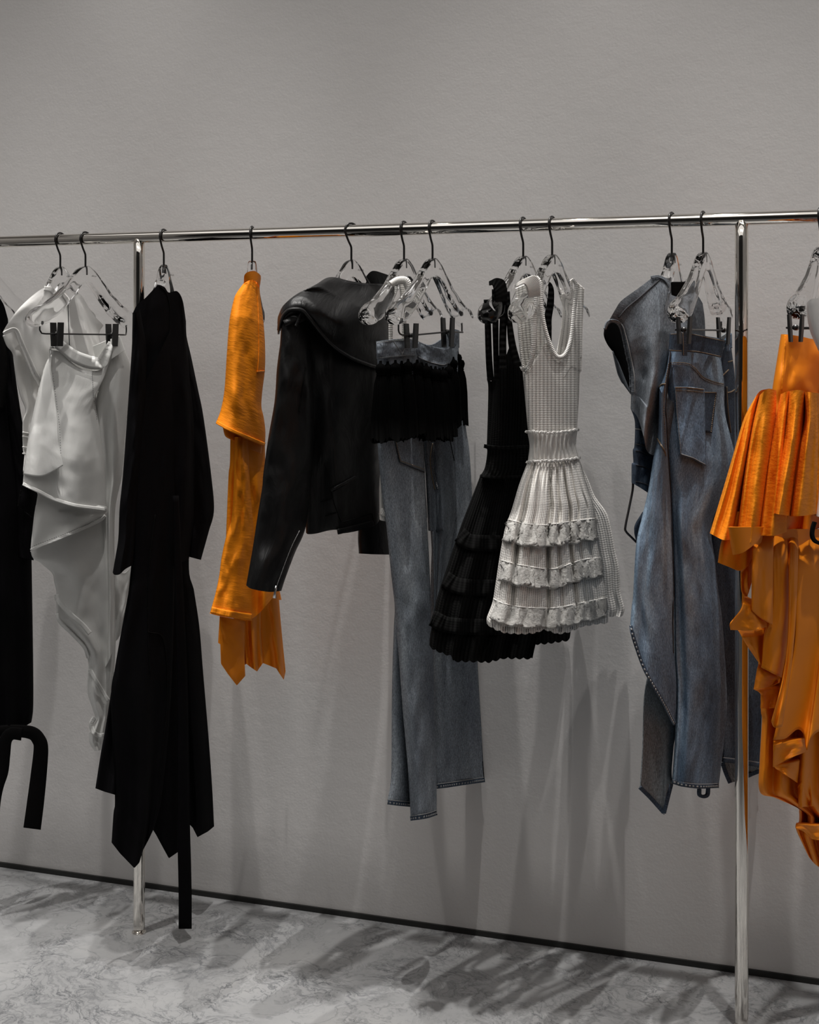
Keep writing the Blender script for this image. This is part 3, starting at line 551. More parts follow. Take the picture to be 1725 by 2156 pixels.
strip(sl, 'epaulette_loop', Z('B1', (835, 925), (855, 880), (880, 828)), 5, LE, lift=.018, parent=g, round_=.002, thick=.003)
seam(co, 'collar_stitching', Z('B1', (1080, 565), (1150, 558), (1250, 582), (1400, 602), (1560, 608)), .0007, M['dark_thread'], g, lift=.0026, dash=(60, .6))
seam(sl, 'sleeve_seam', Z('B1', (915, 1250), (900, 1350), (880, 1480), (862, 1600)), .0012, M['black2'], g, lift=.001)
zp = seam(sl, 'cuff_zip', Z('B2', (865, 590), (800, 720), (730, 900), (683, 1030)), .0013, M['steel'], g, lift=.0015, dash=(55, .55))
V, F = tube_geo(p.P(*(np.array(Z('B2', (680, 1025), (676, 1050), (672, 1080), (668, 1122))).T), .085), [.002, .0035, .0025, .004], 8); mesh('zip_pull', V, F, M['steel'], g)
for q in (((1130, 282), (1200, 240), (1310, 168)), ((1030, 365), (1120, 336)), ((1070, 475), (1155, 450)), ((1200, 525), (1340, 485), (1440, 455), (1456, 550)), ((1110, 260), (1140, 380), (1195, 525))):
    seam(jb, 'panel_seam', Z('B2', *q), .0011, M['black2'], g, lift=.0015, lin=True)
strip(jb, 'waist_belt', Z('B2', (1165, 600), (1250, 580), (1330, 560), (1450, 530)), 11, LE, lift=.006, parent=g)
strip(jb, 'pocket_welt', Z('B2', (1112, 272), (1200, 225), (1310, 165)), 5, LE, lift=.004, parent=g)

# --- white knit tank mostly hidden behind the tasselled jeans
p = Plane(851, 30); g = garment('knit_tank', 'white knit tank top mostly hidden behind the tasselled jeans', 'top', p, 1095, 850)
tk = patch(p, 'tank_body', [(822, 715), (850, 720), (880, 705)], Z('C2', (240, 720), (243, 770), (270, 800))+[(860, 1100), (900, 1090)], left=[(822, 715), (815, 850), (800, 1000), (799, 1078)], right=[(880, 705), (890, 900), (900, 1090)], B=.03, mt=M['knit_fine'], parent=g)
for a in ([(826, 604), (823, 640), (823, 720)], [(846, 592), (851, 650), (851, 720)]):
    strip(None, 'strap', a, [12, 7, 6], M['knit_fine'], pl=p, c=(.012 if a[0][0] > 830 else -.012), parent=g, thick=.003)
strip(None, 'strap', Z('C1', (345, 655), (400, 628), (470, 630), (495, 690), (500, 800)), [12, 16, 16, 12, 8], M['knit_fine'], pl=p, c=.024, parent=g, thick=.003, round_=.004)
strip(tk, 'hem', [(801, 1076), (830, 1086), (880, 1085)], 14, M['knit_fine'], lift=.002, parent=g)
# --- grey jeans with black tassels
p = Plane(911, 42, -.042); g = garment('tassel_jeans', 'washed grey-blue jeans with black tassels below the waistband', 'jeans', p, 1725, 890)
DG = M['denim_grey']
rl = patch(p, 'leg', Z('C1', (640, 1500), (800, 1500), (950, 1400)), Z('C3', (825, 1349), (980, 1332), (1100, 1312), (1350, 1278)), left=Z('C1', (640, 1500))+Z('C2', (660, 300), (690, 700), (702, 1000), (694, 1250), (690, 1500))+Z('C3', (800, 600), (825, 1349)),
      right=Z('C1', (950, 1400), (1000, 1900))+Z('C2', (1030, 200), (1055, 600), (1080, 1300))+Z('C3', (1272, 30), (1310, 700), (1335, 1150), (1350, 1278)), B=.04, c=-.02, mt=DG, parent=g, nv=120, fold=lambda s, t: rip(s, t, .008, 1.2, .1, .1)+wr(s, t, .004, 3, 9, 3))
th = patch(p, 'inner_thigh', Z('C1', (600, 1600), (900, 1600)), Z('C2', (712, 1700), (735, 1700), (760, 1680)), left=Z('C1', (600, 1600))+Z('C2', (640, 300), (660, 640), (672, 900), (690, 900), (705, 1200), (712, 1700)), right=Z('C1', (900, 1600))+Z('C2', (905, 100), (918, 670), (895, 950), (840, 1280), (760, 1680)),
      B=.03, c=.005, mt=DG, parent=g, nu=70, nv=90, fold=lambda s, t: .012*np.exp(-((s-.55)/.16)**2-((t-.55)/.2)**2)-.010*np.exp(-((s-.25)/.12)**2)+wr(s, t, .003, 5, 6, 5))
ll2 = patch(p, 'rear_leg', Z('C2', (260, 400), (420, 400)), Z('C3', (362, 1502), (470, 1515), (600, 1527)), left=Z('C2', (260, 400), (345, 1250), (378, 1560), (372, 1720), (360, 2060))+Z('C3', (408, 500), (402, 1200), (368, 1440), (362, 1502)), right=Z('C2', (420, 400), (440, 1500))+Z('C3', (560, 700), (600, 1527)), B=.02, c=-.005, mt=DG, parent=g)
ll = patch(p, 'leg', Z('C1', (226, 1262), (420, 1245), (600, 1250)), Z('C3', (597, 1668), (700, 1655), (780, 1640), (862, 1612)), left=Z('C1', (226, 1262), (228, 1980))+Z('C2', (240, 300), (270, 600), (310, 900), (345, 1250), (380, 1560), (405, 1900))+Z('C3', (482, 60), (522, 600), (567, 1100), (592, 1500), (597, 1668)),
      right=Z('C1', (600, 1250), (625, 1950))+Z('C2', (640, 400), (665, 900), (685, 1250), (700, 1700))+Z('C3', (828, 60), (842, 700), (860, 1300), (862, 1612)), Bt=[.03, .04, .045, .045], c=.03, mt=DG, parent=g, nu=60, nv=150, fold=lambda s, t: rip(s, t, .004, 1.0, .3, .5)+wr(s, t, .004, 3, 14, 9))
patch(p, 'waistband_back', Z('C1', (560, 1150), (700, 1185), (840, 1090), (890, 1052), (936, 1060)), Z('C1', (560, 1290), (720, 1340), (860, 1260), (936, 1212)), B=0, c=-.035, back=False, mt=DG, parent=g, thick=.003)
fh = patch(p, 'hip', Z('C1', (555, 1235), (620, 1270), (720, 1305), (800, 1310), (860, 1260), (935, 1170)), Z('C1', (600, 1700), (780, 1720), (960, 1600)), B=.04, c=.0, mt=DG, parent=g)
wb1 = patch(p, 'waistband', Z('C1', (222, 1156), (380, 1137), (548, 1131)), Z('C1', (229, 1312), (400, 1295), (560, 1280)), B=.012, c=.05, back=False, mt=DG, parent=g, thick=.004, fold=lambda s, t: wr(s, t, .003, 4, 2))
wb2 = patch(p, 'waistband', Z('C1', (545, 1131), (610, 1168), (690, 1195), (780, 1216), (845, 1214), (858, 1145), (835, 1085)), Z('C1', (560, 1280), (610, 1315), (700, 1350), (800, 1370), (845, 1355), (878, 1290), (870, 1180)), right=Z('C1', (835, 1085), (850, 1120), (870, 1180)), B=.02, c=.036, back=False, mt=DG, parent=g, thick=.004, nu=80, nv=24,
      fold=lambda s, t: wr(s, t, .003, 5, 2, 4))
patch(p, 'waistband', Z('C1', (872, 1072), (895, 1050), (936, 1060)), Z('C1', (880, 1215), (936, 1212)), B=.004, c=.0, back=False, mt=DG, parent=g, thick=.004, nv=14)
for bs, q in ((wb1, ((230, 1302), (400, 1285), (556, 1271))), (wb1, ((226, 1168), (380, 1149), (546, 1142))), (wb2, ((562, 1271), (612, 1305), (700, 1340), (800, 1360), (842, 1345)))): seam(bs, 'stitching', Z('C1', *q), .0008, M['pale_thread'], g, lift=.0028, dash=(40, .6))
for q in (((365, 1150), (410, 1215), (445, 1272)), ((500, 1150), (470, 1210), (445, 1272))): seam(wb1, 'stitching', Z('C1', *q), .0008, M['pale_thread'], g, lift=.0028)
pk = patch(p, 'back_pocket', Z('C1', (378, 1900), (500, 1890), (620, 1880)), Z('C2', (425, 300), (530, 345), (640, 388)), left=Z('C1', (378, 1900))+Z('C2', (385, 90), (405, 200), (425, 300)), right=Z('C1', (620, 1880))+Z('C2', (640, 388)), base=ll, lift=.003, mt=DG, parent=g, thick=.002, nu=24, nv=30)
seam(ll, 'stitching', Z('C2', (385, 95), (407, 200), (430, 292), (530, 328), (636, 366)), .0011, M['gold_thread'], g, lift=.0045, lin=True, dash=(40, .7))
seam(ll, 'pocket_edge', Z('C2', (380, 95), (402, 200), (424, 302), (530, 347), (638, 390)), .0014, M['dark_thread'], g, lift=.003, lin=True)
strip(ll, 'hem', Z('C3', (598, 1645), (700, 1630), (780, 1614), (860, 1588)), 9, M['denim_dark'], lift=.002, parent=g)
strip(ll2, 'hem', Z('C3', (368, 1480), (470, 1494), (594, 1505)), 9, M['denim_dark'], lift=.002, parent=g)
strip(rl, 'hem', Z('C3', (862, 1322), (980, 1308), (1100, 1290), (1346, 1254)), 9, M['denim_dark'], lift=.002, parent=g)
for bs, q in ((ll, ((597, 1622), (700, 1606), (780, 1590), (860, 1562))), (ll2, ((366, 1456), (470, 1468), (592, 1478))), (rl, ((862, 1298), (980, 1284), (1100, 1266), (1344, 1228)))): seam(bs, 'stitching', Z('C3', *q), .0009, M['pale_thread'], g, lift=.0024)
for bs, q, nn in ((ll, ((600, 1648), (700, 1632), (780, 1616), (858, 1590)), 14), (ll2, ((370, 1482), (470, 1496), (590, 1507)), 11), (rl, ((864, 1324), (980, 1310), (1100, 1292), (1344, 1256)), 24)): seam(bs, 'hem_roping', Z('C3', *q), .0022, M['pale_thread'], g, lift=.0022, dash=(nn, .35))
seam(th, 'crotch_seam', Z('C2', (712, 140), (690, 260), (700, 400), (730, 540)), .0014, M['gold_thread'], g, lift=.001)
seam(th, 'crotch_seam', Z('C2', (726, 140), (710, 280), (728, 420), (756, 540)), .0010, M['pale_thread'], g, lift=.001, dash=(26, .6))
seam(th, 'pocket_edge', Z('C2', (862, 110), (880, 200), (898, 290)), .0012, M['dark_thread'], g, lift=.001)
rt = random.Random(5)
def tassel(cx, cy, off, ln=.158, r1=.017):
    c0 = p.P(cx, cy, off); n_ = 36; ang = [2*math.pi*i/n_ for i in range(n_)]
    prof = [(.0, .0025), (.006, .0035), (.009, .0088), (.016, .0112), (.024, .0094), (.029, .0072), (.034, .0092), (.05, .0130), (.08, .0155), (.12, r1*.92), (ln, r1)]
    ridge = [1+rt.uniform(-.16, .12) for _ in ang]; end = [rt.uniform(-.010, .004) for _ in ang]; V = []
    for j, (z, r) in enumerate(prof):
        for i, a in enumerate(ang):
            k = ridge[i] if j > 5 else 1; dz = end[i]*(j/10)**4 if j > 5 else 0
            V.append((c0[0]+r*k*math.cos(a), c0[1]+r*k*math.sin(a), c0[2]-z+dz))
    F = [(j*n_+i, j*n_+(i+1) % n_, (j+1)*n_+(i+1) % n_, (j+1)*n_+i) for j in range(len(prof)-1) for i in range(n_)]
    F.append(tuple((len(prof)-1)*n_+i for i in range(n_))[::-1])
    o = mesh('tassel', V, F, M['fringe'], g)
    V, F = tube_geo([(c0[0]+.0078*math.cos(a), c0[1]+.0078*math.sin(a), c0[2]-.029) for a in np.linspace(0, 2*math.pi, 19)], .0016, 6, False); mesh('binding', V, F, M['fringe'], o)
for q in ((255, 1325), (385, 1318), (496, 1308)): tassel(*Z('C1', q)[0], .080, .160+rt.uniform(-.004, .004), .0205)
for q in ((575, 1315), (655, 1345), (735, 1372), (800, 1380), (852, 1350)): tassel(*Z('C1', q)[0], .066, .158+rt.uniform(-.006, .006), .0215)
for q in ((318, 1330, .062), (440, 1325, .062), (615, 1340, .045), (695, 1370, .045), (770, 1390, .045), (890, 1290, .035), (925, 1240, .01), (950, 1290, -.015)): tassel(*Z('C1', q[:2])[0], q[2], .152, .018)

# --- black knit dress
p = Plane(1102, 48, -.02); g = garment('knit_dress', 'black knit dress with scalloped hem behind the white lace dress', 'dress', p, 1390, 1050)
KB = M['knit_black']
def scallop(pts, n, amp):
    q = crom(pts, n*6+1, True); return [(x, y+amp*abs(math.sin(math.pi*i/6))-amp*.5) for i, (x, y) in enumerate(q)]
patch(p, 'skirt_back', Z('D2', (900, 1000), (1150, 1000)), scallop(Z('D2', (860, 1790), (925, 1785), (1000, 1780), (1100, 1765), (1195, 1748), (1207, 1690)), 7, 4), right=Z('D2', (1150, 1000), (1190, 1400), (1207, 1690)), lin='b', B=.02, c=-.045, mt=KB, parent=g)
bd = patch(p, 'bodice', Z('D1', (188, 1480), (240, 1490), (300, 1260), (345, 1300), (400, 1200), (475, 1382), (600, 1450), (720, 1150), (740, 1150)), Z('D1', (188, 2060), (400, 2080), (680, 2060)), left=Z('D1', (188, 1480), (200, 1560), (196, 1800), (188, 2060)),
      right=Z('D1', (740, 1150), (720, 1600), (680, 2060)), B=.03, c=-.02, mt=KB, parent=g, nu=80)
for a, c_, w_ in (([(172, 790), (180, 1000), (190, 1300), (205, 1500)], .0, [11, 11, 11, 12]), ([(245, 700), (247, 1000), (252, 1300), (258, 1500)], .012, [12, 11, 9, 9]), ([(318, 690), (318, 900), (310, 1150), (312, 1400)], .024, [13, 13, 13, 14]), ([(350, 720), (366, 950), (392, 1180), (440, 1380)], .03, [8, 8, 13, 16])):
    q = Z('D1', *a); strip(None, 'strap', [(x+4, y) for x, y in q], w_, KB, pl=Plane(1102, 36), c=c_, parent=g, thick=.003)
patch(Plane(1102, 30), 'strap_top', Z('D1', (212, 632), (240, 615), (278, 603), (335, 625), (358, 690), (366, 800)), Z('D1', (214, 668), (238, 664), (252, 700), (258, 750), (260, 810)), B=.012, c=.026, back=False, mt=KB, parent=g, nv=20, thick=.003)
strip(None, 'strap', Z('D1', (690, 628), (735, 655), (750, 720), (738, 850), (722, 980), (735, 1160), (742, 1250)), [3, 10, 14, 14, 13, 8, 6], KB, pl=p, c=.0, parent=g, thick=.003)
wt = patch(p, 'waist', Z('D2', (530, 222), (650, 235), (1000, 225)), Z('D2', (492, 458), (620, 470), (1020, 450)), left=Z('D2', (530, 222), (548, 260), (530, 390), (492, 458)), B=.03, c=-.02, mt=KB, parent=g)
strip(wt, 'waist_ruffle', Z('D2', (524, 222), (640, 236), (900, 230)), 8, KB, lift=.006, parent=g)
strip(wt, 'waist_ruffle', Z('D2', (492, 458), (620, 470), (900, 462)), 6, KB, lift=.006, parent=g)
bs = patch(p, 'skirt', Z('D2', (492, 458), (620, 470), (1020, 450)), scallop(Z('D2', (90, 1790), (130, 1822), (200, 1850), (268, 1872), (280, 1912), (440, 1915), (560, 1920), (680, 1888), (905, 1892), (925, 1780)), 16, 4.5), left=Z('D2', (492, 458), (430, 620), (330, 880), (230, 1180), (150, 1430), (100, 1700), (90, 1790)),
      right=Z('D2', (1020, 450), (1050, 1000), (1000, 1500), (925, 1780)), lin='b', c=-.045, Bt=[.04, .05, .055, .055], mt=KB, parent=g, nu=130, nv=90, fold=lambda s, t: rip(s, t, .014, 5.5, .1, 0, .05, .9, wob=.5))
for y in (980, 1330, 1640): strip(bs, 'lace_band', Z('D2', (330-(y-980)*.33, y-60), (420-(y-980)*.22, y), (700, y+10), (1000, y)), 34, KB, lift=.002, lip=.003, parent=g)

# --- white knit and lace dress
p = Plane(1163, 48); g = garment('lace_dress', 'white ribbed knit dress with lace-banded flared skirt', 'dress', p, 1330, 1150)
KW = M['knit_white']; KF = M['knit_fine']
patch(p, 'back_panel', Z('D1', (440, 690), (560, 640)), Z('D1', (510, 1500), (700, 1500)), left=Z('D1', (440, 690), (448, 850), (470, 1080), (490, 1300), (510, 1500)), right=Z('D1', (560, 640), (590, 1000), (620, 1300), (700, 1500)), B=.0, c=-.02, back=False, mt=KW, parent=g, thick=.002)
patch(p, 'back_panel', Z('D1', (868, 660), (935, 606)), Z('D1', (790, 1290), (900, 1400)), left=Z('D1', (868, 660), (855, 850), (835, 1050), (790, 1290)), right=Z('D1', (935, 606), (930, 1000), (900, 1400)), B=.0, c=-.04, back=False, mt=KW, parent=g, thick=.002)
wd = patch(p, 'bodice', Z('D1', (525, 1405), (580, 1345), (650, 1255), (725, 1160), (780, 1270), (830, 1298), (882, 1258), (925, 1140), (970, 1160), (1019, 1200)), Z('D1', (548, 1945), (760, 1950), (975, 1928)),
      left=Z('D1', (525, 1405), (508, 1480), (530, 1750), (548, 1945)), right=Z('D1', (1019, 1200), (1016, 1400), (1000, 1450), (990, 1700), (975, 1928)), B=.035, c=.0, mt=KW, parent=g, nu=120, nv=90, p=4, uvx=True)
patch(p, 'strap', Z('D1', (602, 650), (642, 625)), Z('D1', (535, 1425), (640, 1400), (785, 1290)), left=Z('D1', (602, 650), (604, 900), (597, 1200), (572, 1345), (535, 1425)), right=Z('D1', (642, 625), (655, 800), (672, 960), (722, 1150), (785, 1290)), B=.006, c=.016, back=False, mt=KW, parent=g, nu=30, nv=60, uvx=True)
patch(p, 'strap', Z('D1', (936, 607), (1036, 692)), Z('D1', (875, 1280), (950, 1300), (1016, 1300)), left=Z('D1', (936, 607), (968, 680), (952, 900), (930, 1120), (875, 1280)), right=Z('D1', (1036, 692), (1022, 1000), (1016, 1300)), B=.008, c=.010, back=False, mt=KW, parent=g, nu=30, nv=60, uvx=True)
strip(wd, 'armhole_band', Z('D1', (494, 1385), (522, 1405), (568, 1345), (593, 1200), (598, 900), (588, 700), (560, 630)), [8, 9, 10, 10, 11, 13, 14], KF, lift=.004, parent=g, round_=.003, n=100)
strip(wd, 'neckband', Z('D1', (612, 600), (642, 650), (662, 850), (685, 1000), (722, 1135), (780, 1268), (830, 1296), (882, 1254), (925, 1120), (948, 900), (968, 680), (938, 612)), [12, 10, 8, 8, 8, 9, 8, 8, 8, 8, 5], KF, lift=.004, parent=g, round_=.003, n=130)
patch(Plane(1163, 30), 'strap_top', Z('D1', (436, 664), (480, 628), (545, 597), (600, 581), (642, 622), (652, 760)), Z('D1', (440, 684), (500, 652), (530, 672), (545, 720), (552, 770)), B=.012, c=.026, back=False, mt=KF, parent=g, nv=20, thick=.003)
strip(None, 'armhole_band', Z('D1', (450, 780), (470, 1050), (490, 1270), (505, 1395)), 4, KF, pl=p, c=-.01, parent=g, thick=.003)
patch(p, 'label_tab', Z('D1', (825, 1322), (860, 1324)), Z('D1', (828, 1342), (856, 1344)), base=wd, lift=.004, mt=M['white_poplin'], parent=g, nu=6, nv=4)
ww = patch(p, 'waist', Z('D2', (865, 108), (1060, 118), (1262, 92)), Z('D2', (868, 345), (1070, 340), (1272, 318)), left=Z('D2', (865, 108), (882, 220), (868, 345)), right=Z('D2', (1262, 92), (1250, 220), (1272, 318)), B=.042, mt=KF, parent=g, fold=lambda s, t: .003*np.sin(2*math.pi*11*s+2*vn(s*5, t*2))*np.sin(math.pi*t), nu=110, nv=30)
for q, nm in ((((852, 105), (950, 112), (1060, 118), (1180, 106), (1272, 90)), 0), (((858, 345), (950, 342), (1070, 338), (1180, 328), (1282, 315)), 1)):
    a = crom(Z('D2', *q), 90); a = [(x, y+.9*math.sin(i*.9)+.6*math.sin(i*.37)) for i, (x, y) in enumerate(a)]
    strip(ww, 'waist_ruffle', a, 4.5, KF, lift=.006, parent=g, n=140, thick=.003)
hem = scallop(Z('D2', (545, 1622), (610, 1662), (690, 1692), (830, 1700), (930, 1690), (1000, 1664), (1110, 1700), (1200, 1682), (1300, 1640), (1400, 1622), (1502, 1612)), 17, 3.2)
patch(p, 'skirt_side', Z('D2', (1100, 330), (1272, 318)), scallop(Z('D2', (1380, 1570), (1510, 1562), (1620, 1560)), 4, 3), left=Z('D2', (1100, 330), (1300, 900), (1380, 1570)), right=Z('D2', (1272, 318), (1350, 500), (1400, 620), (1490, 750), (1530, 890), (1560, 1050), (1590, 1190), (1600, 1370), (1632, 1500), (1620, 1560)), lin='b', B=.02, c=-.005, mt=KW, parent=g, nu=60, nv=90,
      fold=lambda s, t: rip(s, t, .010, 2, .2, 0, .1, 1))
def SKF(s, t):
    f = 0.
    for v0, sl_, w_, a_ in ((.155, .04, .032, .032), (.30, .0, .02, .006), (.47, .03, .028, .026), (.58, .04, .022, .014), (.70, .05, .024, .024), (.80, .03, .018, .012), (.90, .02, .02, .016), (.05, .0, .02, .008)):
        f = f-a_*np.exp(-((s-v0-sl_*(t-.3))/w_)**2)*np.clip(.35+2.2*t, 0, 1)*(1-.45*np.clip(2*t-1, 0, 1))
    return f+.003*np.sin(2*math.pi*17*s)*np.exp(-((t-.03)/.12)**2)+wr(s, t, .006, 5, 4, 13)*np.clip(t*1.5-.4, 0, 1)
sk = patch(p, 'skirt', Z('D2', (868, 345), (1070, 340), (1272, 318)), hem, left=Z('D2', (868, 345), (800, 525), (742, 720), (695, 850), (672, 950), (642, 1120), (612, 1320), (590, 1450), (546, 1572), (545, 1622)), right=Z('D2', (1272, 318), (1350, 560), (1400, 700), (1425, 960), (1450, 1100), (1475, 1260), (1500, 1420), (1502, 1612)), lin='b',
      Bt=[.042, .07, .09, .10, .105], mt=KW, parent=g, nu=170, nv=150, p=2.4, bb=.2, fold=SKF)
LB = {1: [(712, 888), (780, 905), (880, 925), (1000, 932), (1110, 918), (1200, 905), (1300, 890), (1425, 880)], 2: [(660, 1202), (740, 1225), (860, 1250), (1000, 1270), (1110, 1265), (1220, 1225), (1330, 1195), (1470, 1185)], 3: [(598, 1508), (680, 1545), (800, 1570), (930, 1580), (1080, 1580), (1200, 1560), (1340, 1530), (1500, 1500)]}
for k, w_ in ((1, 46), (2, 42), (3, 42)): strip(sk, 'lace_band', [(x, y+2.2*math.sin(i*.9+k)+1.6*math.sin(i*2.3)) for i, (x, y) in enumerate(crom(Z('D2', *LB[k]), 40))], w_, M['lace'], lift=.002, lip=.005, parent=g, n=130, m_=9)
for k, dy in ((1, -86), (2, -80), (3, -80)): seam(sk, 'band_edge', Z('D2', *[(x, y+dy) for x, y in LB[k]]), .0011, KF, g, lift=.0025, n=110)
q = crom(Z('D2', (560, 1625), (620, 1655), (690, 1680), (830, 1688), (930, 1678), (1000, 1652), (1110, 1686), (1200, 1668), (1300, 1628)), 18)
for k in range(1, 17, 2):
    for dx in (-2.2, 2.2):
        seam(sk, 'eyelet_row', [(q[k][0]+dx, q[k][1]-8), (q[k][0]+dx-.6, q[k][1]+2)], .0009, M['dark_thread'], g, lift=.0015, n=8, dash=(4, .5))

# --- faded denim vest
p = Plane(1415, 42); g = garment('denim_vest', 'faded grey denim vest with dark armhole, left of the blue jeans', 'vest', p, 1145, 1330)
DV = M['denim_vest']
patch(p, 'armhole_dark_sheet', Z('E1', (158, 1260), (240, 1178), (318, 1205)), Z('E1', (320, 1770), (425, 1915), (440, 1915)), left=Z('E1', (158, 1260), (156, 1330), (190, 1412), (252, 1500), (300, 1610), (290, 1690), (320, 1770)), right=Z('E1', (318, 1205), (400, 1500), (440, 1915)), B=.004, c=-.06, back=False, mt=M['black2'], parent=g)  # black sheet stands in for the dark inside of the arm opening
patch(p, 'back_panel', Z('E1', (240, 1480), (300, 1600)), Z('E1', (330, 1790), (425, 1915)), left=Z('E1', (240, 1480), (288, 1690), (330, 1790)), right=Z('E1', (300, 1600), (425, 1915)), B=.004, c=-.05, back=False, mt=DV, parent=g)
vs = patch(p, 'vest_front', Z('E1', (205, 1172), (268, 1062), (330, 972), (480, 862), (625, 752), (640, 726), (740, 732), (820, 805), (832, 912), (960, 780), (1000, 800), (1100, 920), (1150, 1000)), Z('E2', (380, 262), (445, 345), (500, 520), (530, 645), (620, 690), (860, 700)),
      left=Z('E1', (205, 1172), (310, 1200), (352, 1300), (395, 1500), (428, 1650), (428, 1900))+Z('E2', (385, 100), (380, 262)), right=Z('E1', (1150, 1000), (1170, 1150), (1175, 1310), (1170, 1700))+Z('E2', (880, 500), (860, 700)), Bt=[.012, .04, .05, .045], mt=DV, parent=g, nu=100, nv=90,
      fold=lambda s, t: rip(s, t, .014, 2.3, .32, .05, .05, .6)+wr(s, t, .003, 4, 6, 3))
patch(p, 'collar_dark_sheet', Z('E1', (832, 792), (850, 782), (970, 780), (985, 760)), Z('E1', (838, 915), (900, 930), (1000, 900)), B=.004, c=.056, back=False, mt=M['black2'], parent=g, nv=12)  # dark collar interior put in as a black sheet
strip(vs, 'armhole_band', Z('E1', (162, 1262), (190, 1195), (250, 1178), (312, 1212), (350, 1310), (395, 1510), (432, 1700), (438, 1900)), [5, 8, 10, 10, 10], DV, lift=.004, parent=g, n=90)
seam(vs, 'stitching', Z('E1', (225, 1168), (330, 1212), (372, 1320), (420, 1520), (458, 1720), (465, 1900)), .0009, M['pale_thread'], g, lift=.005)
seam(vs, 'shoulder_seam', Z('E1', (300, 1145), (380, 1050), (500, 950), (620, 845), (720, 755)), .0016, M['dark_thread'], g, lift=.0008)
strip(vs, 'neckband', Z('E1', (630, 738), (700, 730), (770, 762), (815, 830), (822, 900)), 6, DV, lift=.003, parent=g)
vl = patch(p, 'lower_panel', Z('E2', (380, 258), (480, 280), (640, 280)), Z('E2', (388, 932), (470, 980), (560, 1040), (600, 1040)), left=Z('E2', (380, 258), (412, 345), (420, 430), (414, 600), (400, 640), (404, 748), (390, 765), (388, 932)), right=Z('E2', (640, 280), (640, 700), (600, 1040)), B=.03, c=-.02, lin='b', mt=M['denim_dark'], parent=g, fold=lambda s, t: wr(s, t, .005, 3, 5, 2))
for y in (440, 580, 640, 770, 920): seam(vl, 'seam_ridge', Z('E2', (425, y+4), (470, y+10), (560, y+40)), .0012, M['dark_thread'] if y != 440 else M['pale_thread'], g, lift=.001, n=16)
V, F = tube_geo(p.P(*np.array(crom(Z('E2', (402, 900), (398, 1000), (365, 1170), (333, 1330), (338, 1375), (390, 1430), (450, 1488), (520, 1540)), 60)).T, -.015), .0024, 8); mesh('tie_cord', V, F, M['wire'], g)
patch(p, 'tie_end', Z('E2', (490, 1200), (540, 1180)), Z('E2', (432, 1460), (520, 1500)), left=Z('E2', (490, 1200), (425, 1310), (416, 1380), (432, 1460)), B=.006, c=-.025, back=False, mt=M['denim_dark'], parent=g)

# --- wide blue jeans on a clip hanger
p = Plane(1481, 44, -.045); g = garment('wide_jeans', 'wide-leg blue jeans with open flared side flap beside the tall post', 'jeans', p, 1715, 1400)
DB = M['denim_blue']; DK = M['denim_dark']
pb = Plane(1481, 62, -.06)
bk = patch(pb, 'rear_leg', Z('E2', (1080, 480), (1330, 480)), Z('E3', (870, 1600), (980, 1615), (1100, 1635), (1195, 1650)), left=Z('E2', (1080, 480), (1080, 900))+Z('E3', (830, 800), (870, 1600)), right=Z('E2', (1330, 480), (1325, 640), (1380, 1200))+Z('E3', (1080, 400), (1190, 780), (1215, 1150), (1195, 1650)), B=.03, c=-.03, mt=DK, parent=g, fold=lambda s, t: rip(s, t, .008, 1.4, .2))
patch(pb, 'rear_leg_lining', Z('E3', (875, 1590), (1195, 1640)), Z('E3', (945, 1792), (985, 1780), (1195, 1695)), B=0, c=-.05, lin='b', back=False, mt=M['denim_inside'], parent=g)
strip(None, 'hem', Z('E3', (885, 1620), (915, 1710), (950, 1790)), 8, DK, pl=pb, c=-.045, parent=g)
strip(None, 'hem', Z('E3', (1085, 1735), (1140, 1712), (1195, 1690)), 9, DK, pl=pb, c=-.048, parent=g)
fi = patch(p, 'flap_lining', Z('E3', (280, 800), (480, 900)), Z('E3', (190, 1840), (290, 1940), (395, 2060), (440, 1905), (468, 1795)), left=Z('E3', (280, 800), (226, 1050), (212, 1500), (190, 1840)), right=Z('E3', (480, 900), (492, 1300), (470, 1500), (455, 1700), (468, 1795)), B=.004, c=.0, lin='b', back=False, mt=M['denim_inside'], parent=g, nu=70, fold=lambda s, t: rip(s, t, .006, 1.2, .4)+wr(s, t, .003, 3, 4, 9))
strip(fi, 'hem', Z('E3', (192, 1828), (290, 1926), (392, 2040)), 8, DK, lift=.002, parent=g)
strip(fi, 'hem', Z('E3', (394, 2045), (428, 1905), (455, 1800)), 7, DK, lift=.002, parent=g)
fl_ = patch(p, 'leg', Z('E1', (815, 1480), (990, 1490), (1200, 1515), (1335, 1545)), Z('E3', (460, 1790), (560, 1822), (700, 1838), (852, 1832)), left=Z('E1', (815, 1480), (790, 1700))+Z('E2', (720, 300), (700, 620), (745, 1200), (770, 1900))+Z('E3', (480, 700), (496, 1000), (485, 1400), (460, 1790)),
      right=Z('E1', (1335, 1545), (1370, 1800))+Z('E2', (1240, 300), (1320, 660), (1290, 900), (1120, 1300), (1150, 1650))+Z('E3', (840, 100), (882, 400), (905, 700), (918, 900), (925, 1150), (905, 1400), (880, 1600), (852, 1832)), Bt=[.035, .05, .05, .05, .05], c=.015, mt=DB, parent=g, nu=90, nv=150,
      fold=lambda s, t: rip(s, t, .006, 1.1, .3, .0)-.016*np.exp(-((s-.10-.03*t)/.08)**2)*np.clip((t-.25)*3, 0, 1)+wr(s, t, .004, 4, 10, 4))
